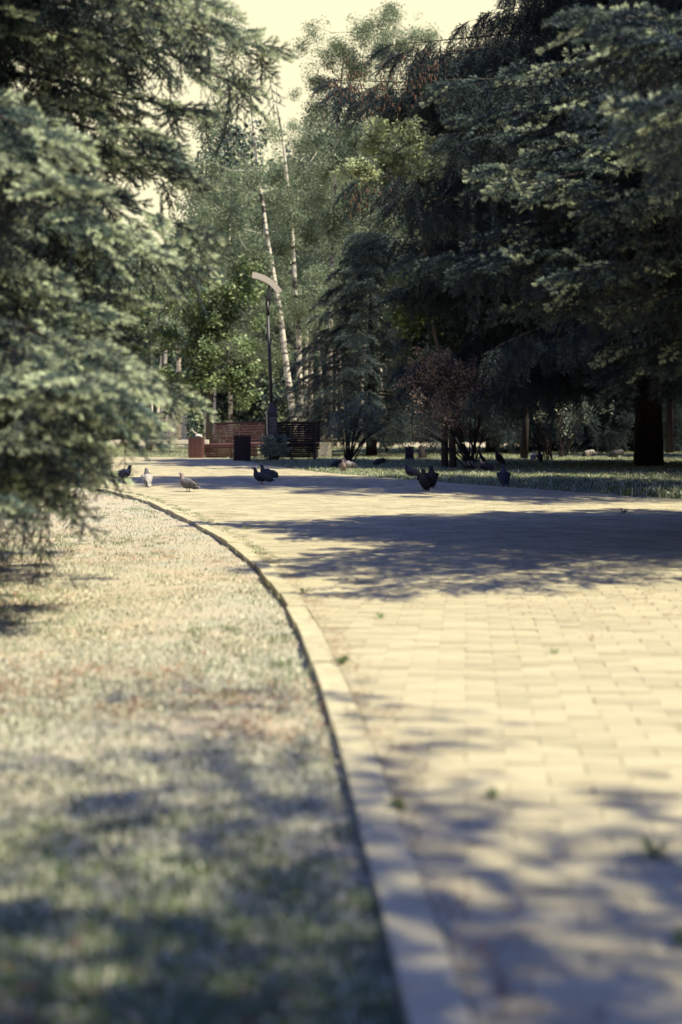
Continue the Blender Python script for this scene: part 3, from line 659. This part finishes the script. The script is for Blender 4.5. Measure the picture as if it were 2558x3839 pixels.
birch('thin dark tree behind the white-leaved dogwood', 38, [(1985, 1150), (1980, 1400), (1970, 1500), (1972, 1560), (1965, 1715)], .11,
      [(1950, 1250, 150, 120), (2060, 1330, 110, 90), (1860, 1300, 100, 90)], 10, CL_D, .8, 'broadleaf_tree', M_bark, g2)
birch('dark leafy tree right of the thick spruce trunk', 46, [(2520, 900), (2515, 1300), (2510, 1670)], .14,
      [(2500, 1150, 130, 150), (2420, 900, 160, 160), (2540, 1350, 90, 110)], 8, CL_D, .9, 'broadleaf_tree', M_bark, g2)
# unseen tree whose shade mottles the near paving
rn = random.Random(33)
T = thing('shade_tree', 'leafy tree just out of frame at the right whose shade mottles the near paving', 'tree', (4.55, -.4, -.05))
mb = MB(); mb.tube([(0, 0, 0), (-.1, 0, 1.6), (-.3, .1, 4), (-.6, .1, 6), (-.8, .1, 8)], [.18, .15, .12, .07, .03], 10)
P = []; Q = []; K = []
for k in range(47):
    a = rn.uniform(0, 6.28); rr = rn.uniform(.6, 3.7); e = Vector((-.6+math.cos(a)*rr*1.15, math.sin(a)*rr*.85+.1, rn.uniform(5, 8)))
    b = Vector((-.3, .1, e.z-.9)); mb.tube([b, b.lerp(e, .5)+Vector((0, 0, .2)), e], [.022, .014, .005], 5)
    for j in range(7):
        t = rn.uniform(.35, 1.05); p = b.lerp(e, t)+Vector((rn.gauss(0, .32), rn.gauss(0, .32), rn.gauss(0, .25)))
        P.append(tuple(p)); Q.append((rn.uniform(-.5, .5), rn.uniform(-.5, .5), rn.uniform(0, 6))); K.append(rn.uniform(.8, 1.3))
mb.obj('trunk', M_greybark, T, True); scatter('crown', P, Q, K, CL_S, T)

# far wood as one mass
P = []; Q = []; K = []
for k in range(15000):
    d = random.uniform(78, 110); x = random.uniform(-34, 34)
    hm = 8.8+1.5*math.sin(x*.35)+1.2*math.sin(x*.9+2)+min(10, max(0, (x*95/d+11.5)*3))
    z = random.uniform(0, 1)*hm if random.random() < .85 else random.uniform(0, 4)
    P.append((x, d, z)); Q.append((random.uniform(-.7, .7), random.uniform(-.7, .7), random.uniform(0, 6))); K.append(random.uniform(1.8, 3.4))
w_ = scatter('far_wood', P, Q, K, CL_D+CL_B); w_['label'] = 'dense dark wood closing the view far behind the birches'; w_['category'] = 'wood'
# unseen wood beside and behind the viewpoint, added to block the bright horizon
P = []; Q = []; K = []
for k in range(11000):
    a = random.uniform(R(20), R(340)); q = random.uniform(30, 46); x, y = math.sin(a)*q-4, math.cos(a)*q+6
    if abs(x) < .27*y+5 and y > 0: continue
    P.append((x, y, random.uniform(0, 12+2*math.sin(a*9)))); Q.append((random.uniform(-.9, .9), random.uniform(-.9, .9), random.uniform(0, 6))); K.append(random.uniform(2.0, 3.6))
w_ = scatter('surrounding_wood', P, Q, K, CL_D); w_['label'] = 'unseen dark wood around the lawns, added to block low sky light'; w_['category'] = 'wood'
# ------------------------------------------------------------------ shrubs
rn = random.Random(41)
def shrub(nm, label, d, basepx, blobs, protos, dens, scl, stems, bark=M_bark, cat='shrub', spread=.3):
    base = at(basepx[0], basepx[1], d); base.z = -.05
    T = thing(nm, label, cat, tuple(base)); mb = MB()
    P = []; Q = []; K = []
    for (px, py, rx, ry) in blobs:
        c = at(px, py, d)-base; ax, az = rx/FPX*d, ry/FPX*d; ay = (ax+az)/2
        for i in range(int(4.19*ax*ay*az*dens)):
            p = Vector((rn.gauss(0, 1), rn.gauss(0, 1), rn.gauss(0, 1))).normalized()*(rn.random()**.4)
            P.append(tuple(c+Vector((p.x*ax, p.y*ay, p.z*az)))); Q.append((rn.uniform(-.9, .9), rn.uniform(-.9, .9), rn.uniform(0, 6.28))); K.append(scl*rn.uniform(.6, 1.3))
        for s in range(stems):
            e = c+Vector((rn.uniform(-.6, .6)*ax, rn.uniform(-.6, .6)*ay, rn.uniform(-.2, .7)*az)); b = Vector((rn.uniform(-.1, .1), rn.uniform(-.1, .1), 0))
            mb.tube([b, b.lerp(e, .5)+Vector((0, 0, .15)), e], [.016, .011, .004], 4)
    mb.obj('stems', bark, T); scatter('foliage', P, Q, K, protos, T)
shrub('red_shrub', 'large shrub with reddish brown leaves on the shaded lawn left of the thick trunk', 29, (1770, 1756), [(1620, 1370, 100, 60), (1560, 1420, 60, 60), (1700, 1400, 110, 80), (1810, 1440, 100, 80), (1600, 1500, 100, 90), (1720, 1540, 120, 90), (1860, 1520, 80, 100), (1600, 1610, 80, 50)], CL_R, 75, .9, 4)
shrub('grey_green_shrub', 'loose grey-green shrub on thin spreading stems right of the pale planter', 34, (1305, 1733), [(1350, 1510, 35, 45), (1300, 1560, 60, 60), (1385, 1570, 60, 50), (1280, 1620, 45, 35), (1430, 1600, 40, 35)], CL_G, 110, .9, 5)
shrub('round_shrub', 'low rounded light green shrub between the two taller shrubs', 46, (1450, 1700), [(1450, 1640, 62, 42), (1430, 1665, 70, 30)], CL_G, 60, .8, 3)
shrub('white_dogwood', 'dogwood with bright white-edged leaves catching the sun under the dark spruce', 37, (2060, 1725), [(2010, 1560, 35, 30), (2060, 1540, 45, 25), (1990, 1500, 30, 20)], CL_W, 50, .9, 3)
shrub('dark_shrub', 'dark leafy shrub behind the dogwood', 40, (2110, 1725), [(2080, 1440, 90, 50), (2130, 1560, 80, 70), (2230, 1480, 70, 90)], CL_G, 24, 1.0, 4)
shrub('low_shrub', 'scrubby dark undergrowth bush behind the lit bench', 52, (720, 1690), [(720, 1600, 60, 50), (640, 1640, 70, 30), (840, 1610, 80, 40)], CL_D, 6, .7, 3)
# small conifer by the lamp
rn = random.Random(44)
b_ = at(1028, 1722, 36.0); spruce('young_conifer', 'knee-high feathery young conifer in front of the lamp base', (b_.x, b_.y), .66, .015, .30, .12, .09, 5, SPR, rn, w=.3, sp=.13, sc=.6, dip=-.5, joined=True)
# saplings along the edges of the wood
for (px, d, lab) in [(1535, 37, 'dark cut stump on the lawn left of the red-brown shrub'), (1585, 38.5, 'smaller dark stump just right of the other stump')]:
    p = at(px, 0, d); T = thing('stump', lab, 'stump', (p.x, p.y, -.05)); mb = MB(); mb.tube([(0, 0, 0), (0, 0, .1), (0, 0, .38)], [.15, .12, .115], 10); mb.obj('stump_wood', M_bark, T, True)
# ------------------------------------------------------------------ benches, bins, lamp, planter
M_red = mat('red_brown_wood', (0.12, 0.055, 0.052), 0.55, (0.08, 0.038, 0.036), 5, .3, 60, rnd=.15, stretch=(.3, 4, 4))
M_red_shaded = mat('shaded_red_brown_wood', (0.035, 0.018, 0.020), 0.6, (0.025, 0.013, 0.015), 5, .3, 60, rnd=.15, stretch=(.3, 4, 4))  # same red-brown wood with the shade put into its colour
M_metal = mat('dark_metal', (0.03, 0.03, 0.035), 0.5, spec=.5)
M_pale = mat('pale_concrete', (0.62, 0.58, 0.48), 0.85, (0.54, 0.50, 0.40), 6, .3, 60)
M_lamp = mat('lamp_panel', (0.50, 0.46, 0.40), 0.4)
M_dots = mat('perforation_backing', (0.45, 0.45, 0.45), 0.6)
M_bag = mat('pale_plastic', (0.6, 0.56, 0.5), 0.5)
M_flow = mat('red_petals', (0.5, 0.08, 0.06), 0.6)
def bench(label, loc, rz, L, wood, tiltx=0, nb=12):
    T = thing('bench', label, 'bench', loc, rz, 'slatted wooden benches'); T.rotation_euler = (0, tiltx, rz)
    # local: x along the bench, -y is the front
    prof = []
    for i in range(nb):
        t = i/(nb-1); prof.append((.22+.16*(1-t)**.9-.10*(1 if t > .99 else 0)*0, .96-.66*t, R(14), 'b'))
    sl = MB(); sl.box((0, 0, 0), (L, .024, .046)); sm = sl.mesh('slat', wood)
    for y, z, a, _ in prof:
        o = link('slat', sm, T); o.location = (0, y, z); o.rotation_euler = (-a, 0, 0)
    cap = MB(); cap.box((0, 0, 0), (L, .075, .024)); o = cap.obj('top_slat', wood, T); o.location = (0, .40, .985)
    seat = [(.17, .40, 90), (.115, .395, 90), (.06, .392, 90), (.005, .392, 90), (-.05, .396, 90), (-.105, .402, 92), (-.16, .405, 95), (-.21, .395, 115), (-.232, .350, 170), (-.225, .295, 192), (-.212, .24, 195), (-.197, .185, 196), (-.180, .13, 198), (-.162, .075, 200)]
    for y, z, a in seat:
        o = link('slat', sm, T); o.location = (0, y, z); o.rotation_euler = (R(a), 0, 0)
    for s in (-1, 0, 1):
        f = MB(); x = s*(L/2-.12)
        pts = [(x, .41, .95), (x, .30, .60), (x, .245, .30), (x, .26, .03)]
        f.tube(pts, [.022, .026, .03, .032], 4)
        f.tube([(x, .23, .36), (x, 0, .365), (x, -.17, .37), (x, -.2, .2), (x, -.13, .03)], [.024]*5, 4)
        f.box((x, .05, .02), (.05, .5, .04))
        f.obj('side_frame', M_metal, T)
    return T
b1 = at(880, 0, 38.6); bench('sunlit red-brown slatted bench left of the lamp post', (b1.x, b1.y, -.02), R(-24), 1.62, M_red, R(-1.5), 10)
b2 = at(1093, 0, 37.4); bench('slatted bench darkened as in shade, right of the lamp post, seen from behind', (b2.x, b2.y, -.02), R(186), 1.45, M_red_shaded, R(0), 12)
def bin_(label, loc, rz, w, h, wood, extra=None):
    T = thing('litter_bin', label, 'litter bin', loc, rz, 'slatted wooden litter bins')
    mb = MB(); mb.box((0, 0, h/2), (w-.04, w-.04, h-.02)); mb.obj('liner', M_metal, T)
    n = 8; st = w/n; sl = MB(); sl.box((0, 0, 0), (st-.008, .018, h)); sm = sl.mesh('slat', wood)
    for q in range(4):
        for i in range(n):
            o = link('slat', sm, T); M = Matrix.Rotation(q*math.pi/2, 4, 'Z'); p = M @ Vector((-w/2+st*(i+.5), -w/2, h/2+random.uniform(-.004, .004)))
            o.location = p; o.rotation_euler = (0, 0, q*math.pi/2)
    rim = MB()
    for q in range(4):
        M = Matrix.Rotation(q*math.pi/2, 4, 'Z'); rim.box(M @ Vector((0, -w/2+.03, h+.006)), (w-.02, .05, .012), M.to_3x3())
    rim.obj('rim', M_metal, T)
    return T
p = at(737, 0, 38.6); bin_('left litter bin of upright red-brown slats with pale rubbish on top', (p.x, p.y, -.01), R(-6), .36, .55, M_red)
rb = MB(); rb.tube([(.06, 0, .02), (.02, 0, .08), (-.05, .0, .14), (-.13, 0, .22)], [.012, .016, .014, .012], 6)
rb.tube([(-.04, 0, .01), (.0, 0, .035), (.06, 0, .05), (.12, 0, .03), (.17, 0, .005)], [.02, .045, .05, .04, .01], 8)
r_ = rb.obj('rubbish', M_bag, None, True); r_.location = (p.x, p.y, .555); r_['label'] = 'pale crumpled rubbish with a stick poking up from the left litter bin'; r_['category'] = 'rubbish'
p = at(908, 0, 35.6); bin_('right litter bin of upright slats darkened as in shade, in front of the lit bench', (p.x, p.y, -.01), R(7), .40, .62, M_red_shaded)

# lamp post
p = at(1026, 0, 36.6)
T = thing('street_lamp', 'tall dark park lamp with a perforated base box and a curved pale light panel', 'street lamp', (p.x, p.y, -.03)); T.rotation_euler = (0, R(-2.2), R(8))
mb = MB(); w = .125
mb.add([(-w, -w, 0), (w, -w, 0), (w, w, 0), (-w, w, 0), (-w, -w, 1.25), (w, -w, 1.25), (w, w, 1.25), (-w, w, 1.25), (-.05, -.05, 1.5), (.05, -.05, 1.5), (.05, .05, 1.5), (-.05, .05, 1.5)],
       [(0, 1, 5, 4), (1, 2, 6, 5), (2, 3, 7, 6), (3, 0, 4, 7), (4, 5, 9, 8), (5, 6, 10, 9), (6, 7, 11, 10), (7, 4, 8, 11), (8, 9, 10, 11)])
mb.obj('base_housing', M_metal, T)
mb = MB(); mb.box((-w-.008, 0, .62), (.012, 2*w, 1.24)); mb.obj('lit_side_plate', M_lamp, T)  # pale plate: lit left face of the housing put into colour
dm = MB(); dm.tube([(0, .0, 0), (0, -.006, 0)], [.0115, .0115], 8); dmm = dm.mesh('perforation', M_dots)
for r_ in range(10):
    for c_ in range(4):
        o = link('perforation', dmm, T); o.location = (-.055+c_*.045, -w-.001, .60+r_*.055)
mb = MB(); mb.tube([(0, 0, 1.48), (0, 0, 2.3), (0, 0, 3.9)], [.052, .047, .036], 10); mb.obj('pole', M_metal, T, True)
mb = MB(); mb.tube([(0, 0, 3.75), (0, 0, 4.1)], [.05, .045], 8); mb.tube([(-.02, 0, 4.0), (0, 0, 4.22), (.04, 0, 4.44), (.08, 0, 4.62)], [.045, .04, .035, .03], 6)
mb.tube([(.03, 0, 4.0), (.07, 0, 4.2), (.13, 0, 4.38), (.19, 0, 4.47)], [.04, .036, .032, .028], 6); mb.tube([(-.02, 0, 4.1), (-.09, 0, 4.14)], [.015, .01], 5)
mb.obj('bracket', M_metal, T, True)
ar = []
for i in range(13):
    t = i/12; a = R(8+52*t); ar.append((-.50+math.sin(a)*.95, 4.75-(1-math.cos(a))*.95+.05))
mb = MB(); vs = []; fs = []
for i, (x, z) in enumerate(ar):
    t = i/12; wd = .075; a = R(8+52*t); nx, nz = math.sin(a), math.cos(a)
    for yy in (-.05, .05): vs += [(x-nx*wd, yy, z-nz*wd), (x+nx*wd, yy, z+nz*wd)]
for i in range(12):
    o = i*4; fs += [(o, o+4, o+5, o+1), (o+2, o+3, o+7, o+6), (o+1, o+5, o+7, o+3), (o, o+2, o+6, o+4)]
fs += [(0, 1, 3, 2), (48, 50, 51, 49)]; mb.add(vs, fs); mb.obj('light_panel', M_lamp, T)

# planter
p = at(1210, 0, 41); T = thing('planter', 'square cream concrete planter with red flowers beside the dark bench', 'planter', (p.x, p.y, -.04), R(-3))
mb = MB(); mb.box((0, 0, .24), (.48, .48, .40)); mb.box((0, 0, .02), (.42, .42, .04)); mb.obj('planter_box', M_pale, T)
mb = MB(); mb.box((0, 0, .445), (.42, .42, .008)); mb.obj('soil', M_sand, T)
fl = MB()
for k in range(60):
    q = Vector((random.uniform(-.2, .2), random.uniform(-.2, .2), .46+random.uniform(0, .1))); M = Euler((random.uniform(-1, 1), random.uniform(-1, 1), random.uniform(0, 6))).to_matrix()
    fl.add([q+M @ Vector(v) for v in ((-.02, 0, 0), (0, -.014, .004), (.02, 0, 0), (0, .014, .004))], [(0, 1, 2, 3)], 0 if random.random() < .4 else 1)
fl.obj('flowers', [M_flow, M_leafg], T)['kind'] = 'stuff'
# low pale plinth left of the first bin and pale plaza walls glimpsed far off
p = at(600, 0, 44); T = thing('stone_bench', 'low pale stone seat in the sun at far left behind the spruce boughs', 'bench', (p.x, p.y, -.04))
mb = MB(); mb.box((0, 0, .42), (3.0, .5, .12)); mb.obj('seat', M_pale, T)
for s in (-1, 1): mb = MB(); mb.box((s*1.2, 0, .18), (.25, .42, .36)); mb.obj('leg', M_pale, T)
for (px0, px1, d, h, lab) in [(590, 700, 72, 1.5, 'pale wall with upright posts glimpsed past the birch trunks at far left'), (2440, 2700, 74, 1.7, 'pale wall in the sun at the far right beyond the thick trunk')]:
    a, b = at(px0, 0, d), at(px1, 0, d); T = thing('garden_wall', lab, 'wall', ((a.x+b.x)/2, d, -.05)); L = b.x-a.x
    mb = MB(); mb.box((0, 0, h/2), (L, .2, h)); mb.obj('wall_panel', M_pale, T)
    n = max(3, int(L/.6))
    for i in range(n): mb = MB(); mb.box((-L/2+L*(i+.5)/n, -.14, h/2+.05), (.09, .07, h+.1)); mb.obj('post', M_pale, T)
fp = bpy.data.meshes.new('plaza'); fp.from_pydata([(15.5, 56, -.020), (40, 56, -.020), (40, 73, -.020), (15.5, 73, -.020)], [], [(0, 1, 2, 3)]); fp.materials.append(M_pale); link('plaza', fp)['kind'] = 'structure'

# tall dry stalk
p = at(2440, 0, 18.2); T = thing('dry_stalk', 'single thin dry grass stalk standing at the lawn rim near the right edge', 'plant', (p.x, p.y, -.05))
mb = MB(); mb.tube([(0, 0, 0), (.003, 0, .15), (0, 0, .27)], [.0025, .002, .0015], 4); mb.obj('stem', M_gr2, T)
mb = MB(); mb.tube([(0, 0, .265), (0, 0, .285), (0, 0, .30)], [.003, .006, .002], 5); mb.obj('seed_head', M_gr2, T)

# ------------------------------------------------------------------ pigeons
def loft(rings, n=14):
    mb = MB(); k = len(rings)
    for i, (x, z, ry, rz) in enumerate(rings):
        x0, z0 = rings[max(i-1, 0)][:2]; x1, z1 = rings[min(i+1, k-1)][:2]; t = Vector((x1-x0, 0, z1-z0)).normalized(); up = Vector((-t.z, 0, t.x))
        for j in range(n):
            a = 2*math.pi*j/n; v = Vector((x, 0, z))+Vector((0, 1, 0))*math.cos(a)*ry+up*math.sin(a)*rz; mb.v.append(tuple(v))
    for i in range(k-1):
        for j in range(n): q = (j+1) % n; mb.f.append((i*n+j, i*n+q, (i+1)*n+q, (i+1)*n+j)); mb.mi.append(0)
    mb.f.append(tuple(range(n))[::-1]); mb.f.append(tuple((k-1)*n+j for j in range(n))); mb.mi += [0, 0]
    return mb
POSE = {
 'stand': [(-.205, .082, .020, .003), (-.17, .09, .026, .006), (-.12, .102, .030, .012), (-.085, .112, .036, .026), (-.045, .122, .050, .044), (0, .132, .060, .056), (.04, .142, .058, .058), (.075, .160, .044, .047), (.092, .185, .031, .034), (.098, .212, .024, .026), (.103, .236, .0225, .024), (.114, .254, .022, .021), (.130, .258, .016, .0155), (.140, .256, .008, .008)],
 'upright': [(-.150, .030, .020, .003), (-.13, .050, .026, .007), (-.10, .075, .032, .016), (-.07, .100, .044, .036), (-.035, .125, .056, .052), (.0, .155, .060, .058), (.025, .185, .054, .052), (.040, .215, .038, .040), (.048, .242, .027, .028), (.054, .264, .0235, .024), (.066, .283, .022, .021), (.082, .287, .016, .0155), (.092, .285, .008, .008)],
 'peck': [(-.190, .145, .020, .003), (-.155, .146, .026, .006), (-.11, .143, .032, .016), (-.075, .138, .040, .032), (-.04, .132, .052, .047), (0, .122, .060, .056), (.045, .108, .056, .054), (.08, .090, .041, .041), (.105, .072, .029, .029), (.122, .054, .0235, .0235), (.135, .040, .021, .021), (.146, .028, .015, .015), (.152, .020, .007, .007)]}
M_pg = {}
def pm_(name, c): M_pg[name] = mat('pigeon_'+name, c, 0.6, tuple(x*.75 for x in c), 30)
pm_('grey', (.14, .135, .15)); pm_('dark', (.035, .033, .042)); pm_('neck', (.09, .10, .11)); pm_('pale', (.36, .34, .33)); pm_('bar', (.05, .05, .055)); pm_('buff', (.24, .19, .18)); pm_('wing', (.09, .088, .10))
M_leg = mat('pigeon_leg', (.22, .08, .07), .6); M_beak = mat('beak', (.06, .05, .05), .5); M_eye = mat('eye', (.5, .12, .02), .2)
def pigeon(label, px, py, yaw, pose='stand', body='grey', neck='neck', wing='wing', s=1.0, z=None):
    p = gp(px, py); T = thing('pigeon', label, 'pigeon', (p.x, p.y, 0 if inside([p.x], [p.y])[0] else -.02), R(yaw), 'pigeons on the path and lawn'); T.scale = (s, s, s)
    rg = [(x, z-(.022 if z > .02 else 0), ry*(1.22 if i > 3 else 1.1), rz*(1.28 if 3 < i < 9 else 1.12)) for i, (x, z, ry, rz) in enumerate(POSE[pose])]; mb = loft(rg); o = mb.obj('body', [M_pg[body], M_pg[neck]], T, True)
    k = len(rg); me = o.data; n = 14
    for f in me.polygons:
        if f.index < (k-1)*n and f.index//n >= k-7: f.material_index = 1
        elif f.index >= (k-1)*n+1: f.material_index = 1
    hx, hz = rg[-3][0], rg[-3][1]; tx, tz = rg[-1][0], rg[-1][1]; d = Vector((rg[-1][0]-rg[-3][0], 0, rg[-1][1]-rg[-3][1]))
    d = d.normalized() if pose != 'peck' else Vector((.6, 0, -.8))
    b = MB(); q = Vector((tx, 0, tz)); b.tube([q-d*.004, q+d*.010+Vector((0, 0, .001)), q+d*.022-Vector((0, 0, .003))], [.0065, .004, .001], 6); b.obj('beak', M_beak, T)
    for sg in (-1, 1):
        e = MB(); c = Vector((hx+.003, sg*.0235, hz+.003)); e.tube([c-Vector((0, sg*.002, 0)), c+Vector((0, sg*.002, 0))], [.004, .0025], 6); e.obj('eye', M_eye, T)
        # folded wing
        i0 = 3; pts = []
        cx0, cz0 = rg[6][0], rg[6][1]; ex, ez = rg[1][0]+.01, rg[1][1]+.012; wv = []; wf = []; wm = []
        ns, nc = 9, 5
        for i in range(ns):
            t = i/(ns-1); x = cx0+(ex-cx0)*t; z = cz0+.018*(1-t)+(ez-cz0)*t+.006*math.sin(3.1*t); hw = .050*math.sin(math.pi*(.16+.78*(1-t)**.8))+.004; oy = (.076*(1-t)**.8+.007)
            for j in range(nc):
                u = j/(nc-1)*2-1; yy = oy*(1-.35*max(0, u)**2)+.006*(1-u*u)*1.0; wv.append((x, sg*yy, z+u*hw-.006))
        for i in range(ns-1):
            for j in range(nc-1):
                a = i*nc+j; wf.append((a, a+1, a+nc+1, a+nc) if sg > 0 else (a, a+nc, a+nc+1, a+1)); wm.append(1 if i in (4, 6) and j < 3 else 0)
        w = MB(); w.v = wv; w.f = wf; w.mi = wm; wo_ = w.obj('wing', [M_pg[wing], M_pg['bar']], T, True); so_ = wo_.modifiers.new('thick', 'SOLIDIFY'); so_.thickness = .006; so_.offset = -1
        l = MB(); hp = Vector((.008 if pose != 'upright' else -.012, sg*.025, .072)); kn = hp+Vector((-.012, 0, -.036)); ft = Vector((kn.x+.010, sg*.027, .004))
        l.tube([hp, kn, ft], [.009, .0045, .0035], 6)
        for a in (-28, 0, 28, 180): q2 = ft+Vector((math.cos(R(a))*.028, math.sin(R(a))*.028, -.001)); l.tube([ft, ft.lerp(q2, .6)+Vector((0, 0, .003)), q2], [.0032, .003, .0015], 5)
        l.obj('leg', M_leg, T)
    return T
P_ = pigeon
P_('grey pigeon at far left beside the spruce boughs, walking to the right', 462, 1803, 25, 'stand', 'grey', 'wing')
P_('pale-backed pigeon seen from behind on sunlit paving, second from the left', 553, 1826, 112, 'upright', 'pale', 'wing', 'pale', .95)
P_('grey pigeon with barred wings and pale head, third from the left on sunlit paving', 706, 1844, 148, 'stand', 'grey', 'buff', 'wing', 1.0)
P_('dark pigeon at the shadow tip facing left, nearer of the touching pair', 983, 1816, 172, 'stand', 'dark', 'dark', 'dark')
P_('dark pigeon with tail to the right, behind its partner at the shadow tip', 1006, 1800, 168, 'stand', 'dark', 'dark', 'bar', 1.0)
P_('dark pigeon facing the camera in the shaded paving, left one of two', 1592, 1841, 250, 'upright', 'dark', 'dark', 'dark', 1.05)
P_('dark pigeon standing just right of the one facing the camera in the shade', 1618, 1829, 262, 'upright', 'dark', 'dark', 'bar', 1.12)
P_('dark pigeon at the rim of the shaded paving, facing left with tail out right', 1545, 1790, 150, 'stand', 'dark', 'dark', 'dark', 1.0)
P_('round dark pigeon seen from behind at the path rim, rightmost on the paving', 1890, 1822, 95, 'upright', 'dark', 'dark', 'dark', 1.15)
P_('pinkish grey pigeon facing the camera on the sunlit lawn rim', 1287, 1766, 262, 'upright', 'buff', 'buff', 'buff', .85)
P_('pale pigeon behind the pinkish one, its tail out to the right', 1310, 1756, 172, 'stand', 'pale', 'buff', 'pale', .95)
P_('dark pigeon left of the pinkish one on the lawn rim', 1262, 1750, 200, 'peck', 'dark', 'dark', 'dark', 1.0)
P_('dark pigeon pecking on the lawn left of the path rim, tail to the right', 1420, 1744, 182, 'peck', 'dark', 'dark', 'dark', 1.0)
P_('mottled white and grey pigeon under the red-brown shrub, tail to the right', 1758, 1756, 145, 'stand', 'pale', 'wing', 'pale', 1.1)
P_('dark pigeon crouched right of the mottled one, facing left', 1820, 1766, 150, 'stand', 'dark', 'dark', 'dark', 1.05)
P_('dark pigeon standing upright behind the crouched dark one', 1808, 1745, 120, 'upright', 'dark', 'dark', 'bar', 1.05)
P_('dark pigeon with head raised to the left on the lit grass strip, tail down right', 1872, 1738, 150, 'upright', 'dark', 'dark', 'dark', 1.15)
P_('white-bodied pigeon left of a dark one on the lawn between shrub and trunk', 2000, 1726, 80, 'stand', 'pale', 'pale', 'pale', 1.05)
P_('dark pigeon right of the white-bodied one on the lawn', 2025, 1732, 100, 'upright', 'dark', 'wing', 'dark', 1.05)
P_('white-backed pigeon with its head down, left of the thick trunk', 2205, 1712, 160, 'peck', 'pale', 'dark', 'pale', 1.2)
P_('dark pigeon half against the thick trunk, pecking', 2310, 1716, 178, 'peck', 'dark', 'dark', 'dark', 1.4)
P_('pale pigeon on the lit grass right of the thick trunk', 2515, 1688, 185, 'stand', 'pale', 'pale', 'pale', 1.2)
P_('grey pigeon left of the pale one, right of the thick trunk', 2480, 1692, 140, 'stand', 'grey', 'neck', 'wing', 1.2)
